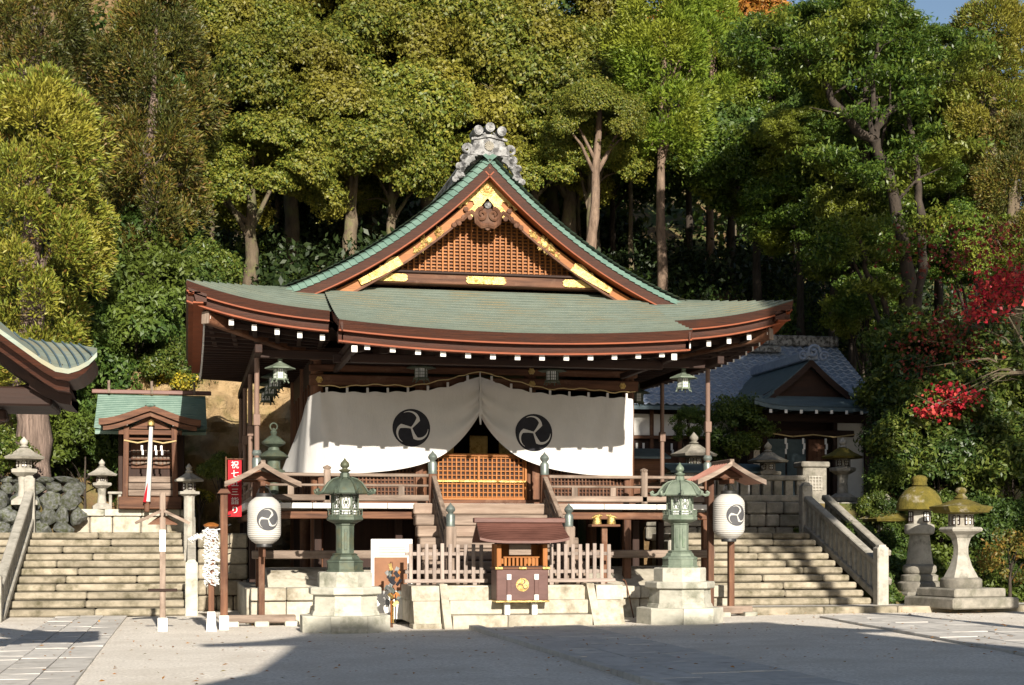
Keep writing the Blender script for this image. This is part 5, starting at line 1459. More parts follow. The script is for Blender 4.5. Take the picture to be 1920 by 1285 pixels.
block_wall('terrace_wall', 'lichen spotted grey block wall at the back of the right landing', 10.6, 14.6, 35.05, 1.6, 2.52, 3, .55, m_stone)
block_wall('terrace_wall', 'dim block wall under the dark shrine right of the landing', 14.4, 22, 35.25, 1.0, 2.52, 4, .5, m_stone)
block_wall('terrace_wall', 'pale block wall beside the hall seen under the deck', 10.62, 11.6, 33.4, 0, 1.6, 4, .6, m_stone_l)
fn = thing('stone_fence', 'low mossy stone fence above the right landing', 'stone fence', (0, 0, 0))
b = MB(); b.box((12.95, 35.6, 2.60), (3.7, .3, .16), .02); part(fn, 'sill', b, m_stone)
b = MB(); b.box((12.95, 35.6, 3.10), (3.7, .24, .13), .02); part(fn, 'coping', b, m_stone)
for i in range(13): b = MB(); b.box((11.2 + .29 * i, 35.6, 2.85), (.20, .15, .42), .015); part(fn, 'fence_post', b, m_stone)
gp = thing('stone_gatepost', 'square stone gatepost with small grille above the right landing', 'gatepost', (15.06, 35.75, 2.48))
b = MB(); b.box((0, 0, .45), (.62, .45, .9), .03); b.box((0, 0, .96), (.74, .56, .14), .03); part(gp, 'post', b, m_stone)
b = MB()
for i in range(5): b.box((.0 - .16 + .08 * i, -.235, .5), (.02, .02, .36), 0); b.box((0, -.238, .34 + .08 * i), (.36, .02, .02), 0)
part(gp, 'grille', b, m_stone_l)

# ------------------------------------------------------------------ dark shrine with copper gable roof
ds = thing('gabled_shrine', 'dark shrine with slate green curved gable roof on the right terrace', 'shrine', (at(1517, 900, 39.6).x, 39.6, 2.48))
def dz(a): return 4.05 - .98 * a + .14 * a * a
b = MB()
for s in (-1, 1):
    b.sheet(lambda u, v: (s * lerp(0, 1.75, u), lerp(-.15, 4.2, v) - (.55 * max(0, u - .62) / .38 if v == 0 else 0), dz(lerp(0, 1.75, u)) + .10 * max(0, u - .7)), 14, 6, .08)
courses(lambda u, t: (lerp(-1.95, 1.95, u) * lerp(1, .72, t), lerp(-1.0, .2, t), lerp(2.66, 3.05, t) + .16 * abs(2 * u - 1) ** 4 * (1 - t)), 8, 16, .015, b)
b.sheet(lambda u, v: (lerp(-1.95, 1.95, u) * lerp(1, .72, v), lerp(-1.0, .2, v), lerp(2.64, 3.03, v) + .16 * abs(2 * u - 1) ** 4 * (1 - v)), 16, 4, .10)
rf = part(ds, 'roof', b, m_slate)
b = MB(); b.prism([(-1.4, 2.98), (1.4, 2.98), (0.5, 3.5), (0, 3.85), (-.5, 3.5)], .12, .18); part(ds, 'gable_panel', b, m_dark[0])
for s in (-1, 1):
    fr = [((s * 1.6 * i / 12, -.17, dz(1.6 * i / 12) - .02), (0, 1, 0), (0, 0, 1)) for i in range(13)]
    b = MB(); b.sweep(fr, [(0, 0), (0, -.2), (.08, -.2), (.08, 0)]); part(rf, 'bargeboard', b, m_dark[0])
b = MB(); b.box((0, 1.9, 4.12), (.34, 4.3, .26), .03); part(rf, 'ridge', b, m_tile)
b = MB(); b.tube(spiral(0, 4.2, .2, .03, 0, R(500), -.3, 20), .05, 6); b.tube([(x - .3, y, z - .12) for x, y, z in spiral(0, 4.2, .14, .03, 0, R(500), -.3, 20)], .04, 6); b.tube([(x + .3, y, z - .12) for x, y, z in spiral(0, 4.2, .14, .03, 0, R(500), -.3, 20)], .04, 6); part(rf, 'ridge_ornament', b, m_tile)
b = MB(); b.box((0, .7, 1.3), (3.0, .1, 2.6), 0); part(ds, 'front_wall', b, m_dark[0])
b = MB(); b.box((1.42, .55, 1.25), (.85, .08, 2.2), 0); part(ds, 'plaster_panel', b, m_plaster)
b = MB(); b.box((-1.35, .6, 1.25), (.3, .08, 2.2), 0); part(ds, 'plaster_panel', b, m_plaster)
for x in (-1.5, -1.1, .95, 1.9):
    b = MB(); b.box((x, .5, 1.3), (.14, .14, 2.6), .01); part(ds, 'post', b, m_dark[2])
b = MB(); b.box((0, -.15, 2.42), (3.3, .14, .22), .02); b.box((0, .45, 2.05), (3.0, .14, .18), .02); part(ds, 'beam', b, m_dark[0])
for i in range(8):
    b = MB(); b.box((-1.5 + .43 * i, -.75, 2.52), (.07, .5, .09), .005); q = part(ds, 'rafter', b, m_dark[1]); b = MB(); b.box((-1.5 + .43 * i, -1.0, 2.52), (.075, .02, .095), 0); part(q, 'white_tip', b, m_white)
for (x, m, nm) in ((-.72, m_slate, 'grey_door'), (-.12, m_slate, 'grey_door'), (.5, m_brown[2], 'wooden_door')):
    b = MB(); b.box((x, .62, 1.02), (.55, .05, 1.75), .008); part(ds, nm, b, m)
b = MB(); b.tube([(-1.2, -.3, 1.98), (-.6, -.3, 1.9), (0, -.3, 1.96), (.6, -.3, 1.9), (1.2, -.3, 1.98)], .02, 6); part(ds, 'straw_rope', b, m_rope)
for x in (-.8, -.3, .35, .85):
    b = MB(); b.box((x, -.31, 1.78), (.06, .01, .16), 0); b.box((x + .03, -.315, 1.64), (.055, .01, .16), 0); b.box((x, -.32, 1.5), (.05, .01, .14), 0); part(ds, 'paper_streamer', b, m_white)
b = MB(); b.box((0, .2, .12), (3.2, 1.2, .3), .02); part(ds, 'floor_step', b, m_stone)
b = MB(); b.box((0, -.35, .0), (1.8, .5, .2), .02); part(ds, 'floor_step', b, m_stone)

# ------------------------------------------------------------------ long building with blue tile roof
E0 = at(1165, 757, 42.6); E1 = at(1660, 757, 42.6)
tb_ = thing('tile_roofed_building', 'long building with blue grey tile roof and white plaster wall behind the hall', 'building', (E0.x, 42.6, 2.48))
LW = E1.x - E0.x; ezl = E0.z - 2.48; RISE = 2.25; RUN = 3.6
def tilez(x, t): return ezl + RISE * t
b = MB()
NR, NC = 17, int(LW / .26)
for rrow in range(NR):
    t0 = rrow / NR; t1 = (rrow + 1.15) / NR
    for c in range(NC):
        x0 = LW * c / NC; w = LW / NC
        if x0 < 1.1 * t0 * 1.9: continue
        o = len(b.v)
        pf_ = [(0, .035), (.2, .045), (.45, .0), (.75, -.005), (1.0, .03)]
        for (tt, lf) in ((t0, .035), (t1, 0)):
            for (fx, fz) in pf_: b.v.append((x0 + fx * w * 1.02, RUN * tt, tilez(x0, tt) + fz + lf))
        for (fx, fz) in pf_: b.v.append((x0 + fx * w * 1.02, RUN * t0, tilez(x0, t0) + fz - .01))
        for k in range(4): b.f.append((o + k, o + k + 1, o + 6 + k, o + 5 + k)); b.f.append((o + 10 + k, o + 11 + k, o + 1 + k, o + k))
o = part(tb_, 'roof_tiles', b, m_tile); o['kind'] = 'stuff'
b = MB(); b.sheet(lambda u, v: (LW * lerp(u, max(u, .28), v), RUN * v, ezl - .05 + RISE * v), 6, 4, .1); part(tb_, 'roof_deck', b, m_slate)
b = MB(); b.bar((0.0, -.05, ezl + .06), (2.1, RUN, ezl + RISE + .1), .22, .16, .03); part(tb_, 'hip_ridge', b, m_tile)
b = MB(); b.box((LW / 2 + 1.0, RUN, ezl + RISE + .16), (LW - 1.9, .36, .34), .04); rdg = part(tb_, 'ridge', b, m_onigawara)
b = MB(); b.box((LW / 2 + .6, RUN * .82, ezl + RISE * .82 + .2), (2.6, .3, .2), .03); part(tb_, 'lower_ridge', b, m_onigawara)
b = MB(); b.box((LW / 2, .6, 1.3), (LW, .1, ezl + .2), 0); part(tb_, 'wall', b, m_dark[0])
zz = ezl - .75
for (x0, x1) in ((.25, 1.0), (1.1, 1.85), (1.95, 2.7), (2.8, 3.5)):
    b = MB(); b.box(((x0 + x1) / 2, .52, zz + .2), (x1 - x0, .04, .62), .004); part(tb_, 'plaster_panel', b, m_plaster)
for x in (.2, 1.05, 1.9, 2.75, 3.6):
    b = MB(); b.box((x, .5, ezl / 2), (.11, .12, ezl + .1), .01); part(tb_, 'post', b, m_brown[2])
b = MB(); b.box((1.9, .49, zz - .17), (3.7, .12, .09), .01); part(tb_, 'beam', b, m_brown[0])
for (x, w) in ((.6, .7), (1.5, .7), (2.3, .7)):
    b = MB(); b.box((x, .53, .9), (w, .04, 1.5), .004); part(tb_, 'wood_shutter', b, m_brown[2])
for x in (.55, .75, 1.6):
    b = MB(); b.box((x, .3, zz - .45), (.06, .01, .2), 0); b.box((x + .03, .295, zz - .62), (.06, .01, .18), 0); part(tb_, 'paper_streamer', b, m_white)
# low roofed counter between hall and terrace
ct = thing('amulet_counter', 'low counter with thin blue grey metal roof right of the hall', 'counter', (at(1340, 900, 36.9).x, 36.9, 2.48))
b = MB(); b.sheet(lambda u, v: (lerp(-1.3, 1.3, u), lerp(-.45, .45, v), lerp(.82, 1.05, v)), 4, 3, .05); part(ct, 'roof', b, m_slate)
b = MB(); b.box((0, .05, .4), (2.4, .5, .8), .01); part(ct, 'counter_front', b, m_plaster)
for x in (-1.15, 0, 1.15): b = MB(); b.box((x, -.3, .42), (.07, .07, .84), .005); part(ct, 'post', b, m_dark[2])
ct = thing('small_lean_to', 'small metal roofed stand just right of the curtain', 'stand', (at(1213, 900, 35.9).x, 35.9, 2.48))
b = MB(); b.sheet(lambda u, v: (lerp(-.5, .45, u), lerp(-.5, .5, v), lerp(1.1, 1.35, v)), 4, 3, .05); part(ct, 'roof', b, m_slate)
b = MB(); b.box((0, .1, .55), (.8, .5, 1.1), .01); part(ct, 'cabinet', b, m_brown[0])
# ------------------------------------------------------------------ unseen hall added behind the viewer, roofs shaped to throw the forecourt shade
gt = thing('shade_hall', 'unseen roofed hall added behind the viewer to shade the forecourt', 'shade caster', (7.2, -2.0, 0))
def gz_(a): return 13.85 - 1.1 * a + .05 * a * a
b = MB()
for s in (-1, 1): b.sheet(lambda u, v: (lerp(-3.9, 4.6, u) - 2.0 * v * (1 - u) + .6 * v * u, s * lerp(0, 4.2, v), 11.35 - .75 * lerp(0, 4.2, v) + .04 * lerp(0, 4.2, v) ** 2), 10, 8, .3)
part(gt, 'roof', b, m_copper)
b = MB(); b.box((.35, 0, 11.4), (8.4, .5, .4), .05); part(gt, 'ridge', b, m_tile)
for x in (-2.6, .3, 3.4):
    for y in (-2.2, 2.2): b = MB(); b.box((x, y, 4.4), (.45, .45, 8.8), .03); part(gt, 'post', b, m_brown[2])
b = MB(); b.box((.4, 0, 6.7), (6.6, 4.6, 4.0), 0); part(gt, 'upper_storey', b, m_brown[0])

b = MB(); b.sheet(lambda u, v: (lerp(-3.0, -6.5, v), lerp(-4.0, 4.2, u), lerp(8.6, 6.0, v)), 4, 6, .25); part(gt, 'shade_roof', b, m_copper)  # side sheet added to widen the hall's shadow on the left
# ------------------------------------------------------------------ foliage
def unit(a): return a / np.maximum(np.linalg.norm(a, axis=1, keepdims=True), 1e-9)
def leaf_mesh(name, C, T, N, L, W, m, curl=.15):
    n = len(C); T = unit(T); B = unit(np.cross(N, T)); N2 = np.cross(T, B)
    L = np.asarray(L).reshape(-1, 1) * np.ones((n, 1)); W = np.asarray(W).reshape(-1, 1) * np.ones((n, 1))
    V = np.empty((n, 4, 3), np.float32)
    V[:, 0] = C - T * L / 2 - N2 * L * curl * .5; V[:, 1] = C + B * W / 2 - T * L * .05; V[:, 2] = C + T * L / 2 - N2 * L * curl; V[:, 3] = C - B * W / 2 - T * L * .05
    me = bpy.data.meshes.new(name)
    me.vertices.add(4 * n); me.vertices.foreach_set('co', V.reshape(-1))
    me.loops.add(4 * n); me.loops.foreach_set('vertex_index', np.arange(4 * n, dtype=np.int32))
    me.polygons.add(n); me.polygons.foreach_set('loop_start', np.arange(0, 4 * n, 4, dtype=np.int32))
    try: me.polygons.foreach_set('loop_total', np.full(n, 4, dtype=np.int32))
    except Exception: pass
    me.materials.append(m); me.update(); me.validate()
    return me
def rdirs(rng, n): return unit(rng.normal(size=(n, 3)))
def broad_crown(name, seed, rad, ncl, rc, per, L, W, m, low=-.45, flat=1.0, spread=.5, wmin=-.25, qmin=.55):
    """a crown of domed leaf clumps; rad = (rx, ry, rz)"""
    rng = np.random.default_rng(seed); rad = np.array(rad); Cs = []; Ns = []; Ts = []
    cl = []
    while len(cl) < ncl:
        d = rdirs(rng, 1)[0]
        if d[2] < low: continue
        cl.append(d * rad * rng.uniform(.5, .95) ** .7)
    for c in cl:
        r = rc * rng.uniform(.5, 1.4); k = int(per * (r / rc) ** 2)
        d = rdirs(rng, int(k * 1.7)); out = c / rad; out = out / max(np.linalg.norm(out), .1)
        w = d @ (out * .8 + np.array([0, -.25, .7])); d = d[w > wmin][:k]
        q = rng.uniform(qmin, 1.10, size=(len(d), 1)) ** .6
        sc = np.array([r * rng.uniform(.8, 1.3), r * rng.uniform(.8, 1.2), r * flat * rng.uniform(.6, 1.05)])
        ph = rng.uniform(0, 6, 6)
        bump = 1 + .20 * np.sin(d[:, :1] * 6 + ph[0]) * np.sin(d[:, 1:2] * 5 + ph[1]) + .16 * np.sin(d[:, 2:3] * 11 + ph[2] + 4 * d[:, :1]) * np.cos(d[:, :1] * 12 + ph[3]) + .10 * np.sin(d[:, 1:2] * 19 + ph[4]) * np.sin(d[:, :1] * 21 + ph[5])
        stray = rng.random((len(d), 1)) < .06; bump = np.where(stray, bump * rng.uniform(1.0, 1.35, (len(d), 1)), bump)
        Cs.append(c + d * sc * q * bump); Ns.append(unit(d + rng.normal(size=d.shape) * spread + np.array([0, 0, .25]))); Ts.append(unit(rng.normal(size=d.shape) + np.array([0, 0, -.3])))
    C = np.concatenate(Cs); N = np.concatenate(Ns); T = np.concatenate(Ts); T = T - N * np.sum(T * N, 1, keepdims=True)
    n = len(C); s = rng.uniform(.55, 1.5, size=n)
    return leaf_mesh(name, C, T, N, L * s, W * s, m), np.array(cl)
def cedar_crown(name, seed, rad, ncl, per, L, W, m, rc=.55):
    """hanging sprays: feathery domed puffs of thin needles, drooping skirts below each puff"""
    rng = np.random.default_rng(seed); rad = np.array(rad); Cs = []; Ts = []; Ns = []; cl = []
    for i in range(ncl):
        z = rng.uniform(-1, 1); a = rng.uniform(0, 2 * math.pi); prof = math.sqrt(max(.08, 1 - abs(z) ** 3.2)) * (.80 + .2 * math.sin(3 * a + 6 * z) * math.cos(4 * z + a))
        rr_ = rng.uniform(.45, 1.0) ** .5; c = np.array([math.cos(a) * prof * rr_, math.sin(a) * prof * rr_, z]) * rad; cl.append(c)
        out = np.array([math.cos(a), math.sin(a), 0]); k = int(per * rng.uniform(.6, 1.3)); r = rc * rng.uniform(.6, 1.35)
        d = rdirs(rng, int(k * 1.6)); w = d @ (out * .7 + np.array([0, 0, .6])); d = d[w > -.15]; k = len(d)
        q = rng.uniform(.55, 1.08, (k, 1)) ** .6; sc = np.array([r, r, r * 1.15])
        P = c + d * sc * q; P[:, 2] -= .35 * r * (rng.random(k) < .35) * rng.random(k)
        fan = np.sin(P[:, :1] * 11 + P[:, 2:3] * 7) * .5
        Cs.append(P); Ts.append(unit(d * 1.0 + np.array([0, 0, .30]) + rng.normal(size=(k, 3)) * .45 + out * .3 + fan * np.array([.3, 0, .2]))); Ns.append(unit(rng.normal(size=(k, 3)) * .7 + d))
    C = np.concatenate(Cs); T = np.concatenate(Ts); N = np.concatenate(Ns); N = unit(N - T * np.sum(T * N, 1, keepdims=True)); n = len(C); s = rng.uniform(.6, 1.3, size=n)
    return leaf_mesh(name, C, T, N, L * s, W * s, m, .1), np.array(cl)
CR = {}
CR['olive'] = [broad_crown('olive_crown', 100 + i, (3.0, 2.6, 2.4), 44, .88, 2500, .115, .068, l_olive, flat=.9, wmin=-.08) for i in range(3)]
CR['deep'] = [broad_crown('deep_crown', 120 + i, (3.0, 2.6, 2.4), 90, .60, 640, .15, .065, l_right, low=-.8, flat=.8, spread=1.0, wmin=-.7, qmin=.2) for i in range(2)]
CR['shade'] = [broad_crown('shade_crown', 130, (2.6, 2.2, 1.8), 34, .9, 600, .22, .12, l_deep, low=-.8, spread=.7)]
CR['cedar'] = [cedar_crown('cedar_crown', 140, (1.9, 1.9, 3.6), 135, 560, .15, .04, l_cedar, .56)]
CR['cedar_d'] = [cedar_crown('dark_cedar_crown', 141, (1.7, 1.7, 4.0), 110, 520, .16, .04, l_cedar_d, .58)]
CR['lime'] = [cedar_crown('lime_crown', 142, (2.0, 1.8, 3.4), 120, 330, .18, .06, l_lime, .6)]
CR['amber'] = [broad_crown('amber_crown', 150, (2.6, 2.4, 1.9), 34, .85, 480, .18, .12, l_amber, spread=.8)]
CR['shrub'] = [broad_crown('shrub_crown', 160 + i, (1.35, 1.2, 1.1), 30, .5, 420, .15, .065, l_shrub, low=-.6, spread=.75) for i in range(2)]
CR['shrub_d'] = [broad_crown('dark_shrub_crown', 165, (1.3, 1.2, 1.1), 26, .5, 380, .14, .06, l_deep, low=-.6, spread=.75)]
CR['hedge'] = [broad_crown('hedge_crown', 166, (.95, .95, 1.1), 40, .34, 330, .10, .045, l_deep, low=-.9, spread=.7)]
CR['fern'] = [broad_crown('fern_crown', 167, (1.0, .9, .6), 22, .4, 160, .26, .06, l_fern, low=-.2, spread=.8)]
CR['nandina'] = [broad_crown('nandina_crown', 169, (.9, .7, .8), 26, .3, 60, .13, .045, l_nandina, low=-.6, spread=.9, qmin=.2, wmin=-.9)]
CR['yellow'] = [broad_crown('yellow_crown', 168, (.9, .6, .5), 20, .3, 170, .10, .07, l_yellow, low=-.2, spread=.8)]
TN = 0
def tree(nm, lab, kind, px, py, Y, sc, m_tr, tr, group=None, base=None, lean=0, sx=1, sz=1, cat='tree', var=None, limbs=6, pos=None):
    global TN
    TN += 1
    c = at(px, py, Y) if pos is None else Vector(pos)
    bx = c.x + lean; bz = hill_z(bx, c.y) if base is None else base
    if bz > c.z - .3: bz = c.z - .3
    rnd = random.Random(TN * 13)
    t = thing(nm, lab, cat, (bx, c.y, bz - .15), 0, group)
    me, cl = CR[kind][(TN if var is None else var) % len(CR[kind])]
    rz = rnd.uniform(-.9, .9) + (math.pi if rnd.random() > .5 else 0)
    rel = Vector((c.x - bx, 0, c.z - bz + .15)); S = Vector((sc * sx, sc * sx, sc * sz))
    obj('crown', me, t, rel, (0, 0, rz), S)
    H = rel.z
    pts = []; rs_ = []
    w1, w2 = rnd.uniform(-.12, .12) * H * .1, rnd.uniform(-.12, .12) * H * .1
    for i in range(17):
        q = i / 16; pts.append((rel.x * q ** 1.3 + w1 * math.sin(q * 3.1) + .3 * w2 * math.sin(q * 8) + tr * .12 * math.sin(q * 17 + TN), w2 * math.sin(q * 4) + tr * .2 * math.cos(q * 13 + TN), H * q * 1.08)); rs_.append(tr * (1.35 - .35 * min(q * 7, 1) - .62 * q) * (1 + .07 * math.sin(i * 2.7 + TN)))
    b = MB(); b.tube(pts, rs_, 9)
    idx = rnd.sample(range(len(cl)), min(limbs, len(cl)))
    cr_, sr_ = math.cos(rz), math.sin(rz)
    for k in idx:
        p = cl[k]; e = Vector((p[0] * cr_ - p[1] * sr_, p[0] * sr_ + p[1] * cr_, p[2]));  e = Vector((e.x * S.x, e.y * S.y, e.z * S.z)) + rel
        qs = rnd.uniform(.5, .85); i0 = int(qs * 16); s0 = Vector(pts[i0]); mid = (s0 + e) / 2 + Vector((0, 0, .12 * (e - s0).length))
        b.tube([s0, mid, e], [rs_[i0] * .55, rs_[i0] * .35, rs_[i0] * .12], 6)
    part(t, 'trunk', b, m_tr, 60)
    return t
G1 = 'broadleaf trees behind the hall'
places = ['above the left eave, low in front', 'above the left roof slope', 'at the upper left of the wood', 'at the top left of the wood', 'left of the gable', 'high above the left roof slope',
          'just left of the ridge ornament', 'at the top centre', 'straight above the ridge ornament', 'at the top right of centre', 'right of the ridge ornament', 'at the right end of the dome',
          'low behind the right roof slope', 'half hidden beyond the right roof slope', 'low behind the left roof slope', 'at the very top left of centre']
for i, (px, py, Y, sc) in enumerate(((470, 345, 49, .80), (548, 205, 53, .95), (455, 120, 57, .95), (580, 40, 60, 1.1), (655, 300, 52, .95), (700, 160, 56, 1.1),
        (800, 265, 54, 1.1), (830, 85, 58, 1.2), (945, 180, 56, 1.2), (1030, 60, 60, 1.2), (1070, 255, 54, 1.0), (1115, 170, 57, .85), (1000, 330, 53, .75), (1105, 300, 52, .6), (735, 345, 52, .6), (700, 5, 63, 1.1))):
    tree('broadleaf_tree', 'olive gold domed broadleaf tree ' + places[i], 'olive', px, py, Y, sc, m_bark, .28 * sc + .06, G1)
tree('cypress_tree', 'lime green feathery cypress with long bare pale trunk right of the gable', 'lime', 1243, 110, 51, .95, m_pinebark, .21, None, sx=1.0, sz=1.0, var=0)
tree('cypress_tree', 'smaller lime green cypress behind the tall one at the top', 'lime', 1330, 110, 57, .8, m_pinebark, .16, None)
tree('amber_tree', 'amber autumn tree against the sky at the top right', 'amber', 1370, 25, 62, 1.0, m_bark, .2)
tree('amber_tree', 'paler amber tree just left of the first one at the top', 'amber', 1330, 0, 64, .8, m_bark, .16)
tree('amber_tree', 'low amber tree under the sky gap', 'amber', 1440, 75, 61, .6, m_bark, .14)
tree('cedar_tree', 'large sunlit yellow green cedar at the left edge', 'cedar', 62, 430, 40, 1.0, m_cedarbark, .52, None, base=2.3, limbs=5)
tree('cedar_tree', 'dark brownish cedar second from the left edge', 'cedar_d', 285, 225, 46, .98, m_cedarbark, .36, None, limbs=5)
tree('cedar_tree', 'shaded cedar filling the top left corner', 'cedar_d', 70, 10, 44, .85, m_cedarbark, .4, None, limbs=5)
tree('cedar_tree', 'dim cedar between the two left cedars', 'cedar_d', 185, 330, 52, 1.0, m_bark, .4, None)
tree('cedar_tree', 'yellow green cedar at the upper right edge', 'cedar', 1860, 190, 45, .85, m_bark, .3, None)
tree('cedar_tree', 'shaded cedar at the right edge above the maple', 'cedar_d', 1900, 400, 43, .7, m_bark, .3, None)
G2 = 'dark glossy trees on the right slope'
pl2 = ['with arching crown at the top right', 'in the middle of the right slope', 'just right of the lime cypress', 'above the right roof tip', 'at the top beside the sky gap', 'over the dark shrine', 'beside the forked trunk', 'behind the forked trunk', 'low above the tile roof', 'far behind the lime cypress', 'above the red maple']
for i, (px, py, Y, sc) in enumerate(((1620, 130, 47, .9), (1560, 290, 49, .8), (1420, 330, 52, .8), (1500, 400, 50, .65), (1440, 130, 58, .9), (1600, 440, 46, .7), (1760, 250, 47, .8), (1700, 420, 48, .7), (1625, 575, 45, .5), (1370, 240, 58, .8), (1830, 470, 43, .55))):
    tree('glossy_tree', 'dark glossy evergreen ' + pl2[i], 'deep', px, py, Y, sc, m_darkbark, .2 * sc + .04, G2)
# the big forked tree on the right
P0 = at(1700, 640, 41.2)
ft = thing('forked_tree', 'old tree with dark forked trunk leaning over the dark shrine', 'tree', (P0.x, 41.2, 2.4))
def rel(px, py): return at(px, py, 41.2) - Vector((P0.x, 41.2, 2.4))
b = MB()
for path, rads in (([(1700, 890), (1700, 700), (1703, 560), (1690, 430), (1665, 330), (1640, 262)], [.42, .36, .30, .25, .22, .2]), ([(1640, 262), (1590, 230), (1560, 180), (1530, 130), (1490, 95), (1430, 85)], [.19, .17, .14, .11, .07, .04]),
                   ([(1640, 262), (1660, 215), (1700, 190), (1735, 165), (1770, 110)], [.18, .15, .12, .08, .05]), ([(1712, 880), (1718, 690), (1725, 540), (1728, 400), (1715, 300), (1705, 180)], [.26, .24, .2, .17, .13, .07]),
                   ([(1640, 262), (1632, 190), (1640, 120), (1650, 40)], [.12, .1, .07, .04]), ([(1690, 640), (1650, 560), (1625, 500), (1605, 440)], [.14, .12, .1, .06]), ([(1680, 650), (1640, 590), (1600, 470)], [.12, .09, .05])):
    fine = []; fr_ = []
    for i in range((len(path) - 1) * 4 + 1):
        f = i / 4; k = min(int(f), len(path) - 2); t = f - k; px = lerp(path[k][0], path[k + 1][0], t); py = lerp(path[k][1], path[k + 1][1], t)
        fine.append(rel(px + 2 * math.sin(py * .05 + px * .03), py) + Vector((.03 * math.sin(i * 2.3), .12 * math.sin(i * 1.1), 0))); fr_.append(lerp(rads[k], rads[k + 1], t) * .72 * (1 + .08 * math.sin(i * 2.9)))
        if i % 3 == 2 and len(path) > 3:
            q = fine[-1]; e = q + Vector((random.uniform(-1.6, 1.6), random.uniform(-.6, .6), random.uniform(.1, 1.2))); b.tube([q, (q + e) / 2 + Vector((0, 0, .2)), e], [fr_[-1] * .35, fr_[-1] * .2, .01], 5)
    b.tube(fine, fr_, 9)
part(ft, 'trunk', b, m_darkbark, 60)
me, cl = CR['deep'][0]
for (px, py, s) in ((1480, 80, .45), (1650, 30, .6), (1790, 100, .5), (1540, 240, .35), (1780, 320, .4)):
    p = rel(px, py) + Vector((0, 1.6, .3)); obj('crown', me, ft, p, (0, 0, random.uniform(0, 6)), (s, s, s * .8))
rngf = np.random.default_rng(77); Cs = []
for (px, py, r, n) in ((1430, 85, .55, 1500), (1490, 95, .6, 1400), (1530, 140, .5, 900), (1560, 60, .6, 1400), (1590, 215, .45, 600), (1650, 60, .7, 1800), (1640, 140, .5, 800), (1735, 160, .6, 1200), (1775, 110, .6, 1500), (1705, 200, .45, 700),
                       (1600, 330, .6, 1300), (1550, 300, .5, 1000), (1690, 300, .4, 500), (1760, 280, .6, 1300), (1605, 440, .6, 1300), (1660, 470, .5, 900), (1740, 420, .5, 800), (1640, 540, .5, 900), (1560, 470, .5, 1000)):
    c = np.array(rel(px, py)) + np.array([0, -.35, 0])
    sub = c + rngf.normal(size=(9, 3)) * np.array([r, r * .7, r * .4]); k = rngf.integers(0, 9, n); Cs.append(sub[k] + rngf.normal(size=(n, 3)) * np.array([.26, .22, .10]))
C = np.concatenate(Cs); sz_ = rngf.uniform(.6, 1.4, len(C))
obj('foliage', leaf_mesh('branch_foliage', C, unit(rngf.normal(size=C.shape)), unit(rngf.normal(size=C.shape) * .6 + np.array([0, -.3, .9])), .15 * sz_, .06 * sz_, l_right), ft)
# slender trunks in the gloom under the canopy
G3 = 'slender trunks in the shade under the canopy'
pts3 = [(395, 50), (430, 53), (520, 50), (566, 52), (610, 51), (640, 50), (662, 49), (690, 54), (1085, 50), (1150, 53), (1185, 50), (1290, 52), (1330, 55), (1372, 50), (1490, 47), (1545, 47)]
for i, (px, Y) in enumerate(pts3):
    tree('slender_tree', 'slender shaded tree whose trunk shows ' + ['left of the hall roof tip', 'left of the roof, second', 'above the left eave', 'above the left eave, farther right', 'left of the gable, thin', 'beside the thick mossy trunk', 'as a thick mossy bole left of the gable', 'close to the left roof slope',
         'as a slim bole right of the gable', 'between the two pale boles', 'just left of the tall pale bole', 'right of the tall pale bole', 'in the dark right of the pale bole', 'above the right roof slope', 'as a pale stem above the right roof tip', 'as a second pale stem above the tile roof'][i],
         'shade', px, 250 + (i * 37) % 90, Y + 6, .75, [m_bark, m_darkbark, m_bark, m_darkbark][i % 4] if i < 14 else m_pinebark, [.11, .16, .13, .2][i % 4] if i < 14 else .09, G3)
t = tree('pine_tree', 'leaning pale reddish bole just right of the gable', 'olive', 1125, 230, 50, .5, m_pinebark, .24, None, lean=-.5)
# bushes on the slope and around the shrines
def bush(nm, lab, kind, px, py, Y, sc, group, base=None, sz=1):
    return tree(nm, lab, kind, px, py, Y, sc, m_darkbark, .05, group, base=base, cat='shrub', limbs=8, sz=sz)
G4 = 'glossy shrubs on the right bank'
lab4 = ['behind the domed stone lantern', 'above the curled stone lantern', 'at the right edge, tall', 'between the two large lanterns', 'in front of the dark shrine wall', 'at the right edge beside the lantern', 'under the red maple', 'over the shrine eave', 'at the right edge below the maple', 'behind the half hidden lantern', 'at the far right above the curled lantern', 'just above the domed lantern']
for i, (px, py, Y, sc) in enumerate(((1735, 790, 36, .95), (1790, 800, 35, 1.0), (1895, 760, 35, 1.1), (1760, 900, 34, .75), (1700, 740, 38, .7), (1900, 900, 33, .8), (1740, 690, 38, 1.05), (1700, 650, 40, .8), (1860, 850, 34, .9), (1650, 960, 33.5, .35), (1840, 700, 37, 1.0), (1720, 850, 35, .8))):
    bush('evergreen_shrub', 'glossy evergreen shrub ' + lab4[i], 'shrub', px, py, Y, sc, G4, base=.9 if Y < 35.3 else 2.4)
for i, (px, py, Y, sc, w) in enumerate(((1690, 900, 34.5, .6, 'low behind the domed lantern'), (1760, 980, 33.0, .55, 'at the foot between the large lanterns'), (1850, 985, 32.6, .6, 'low behind the curled lantern'), (1690, 1010, 33.0, .4, 'at ground level left of the domed lantern'), (1905, 1000, 32.5, .6, 'low at the right edge'), (1600, 1010, 32.8, .35, 'poking through the balustrade'))):
    bush('bank_shrub', 'dark low shrub ' + w, 'shrub_d', px, py, Y, sc, 'low shrubs on the right bank', base=.9 if Y < 35.3 else 2.4)
tree('round_topiary', 'dark round clipped tree between the hall and the dark shrine', 'hedge', 1378, 812, 39.3, .78, m_darkbark, .07, None, base=2.4, cat='shrub')
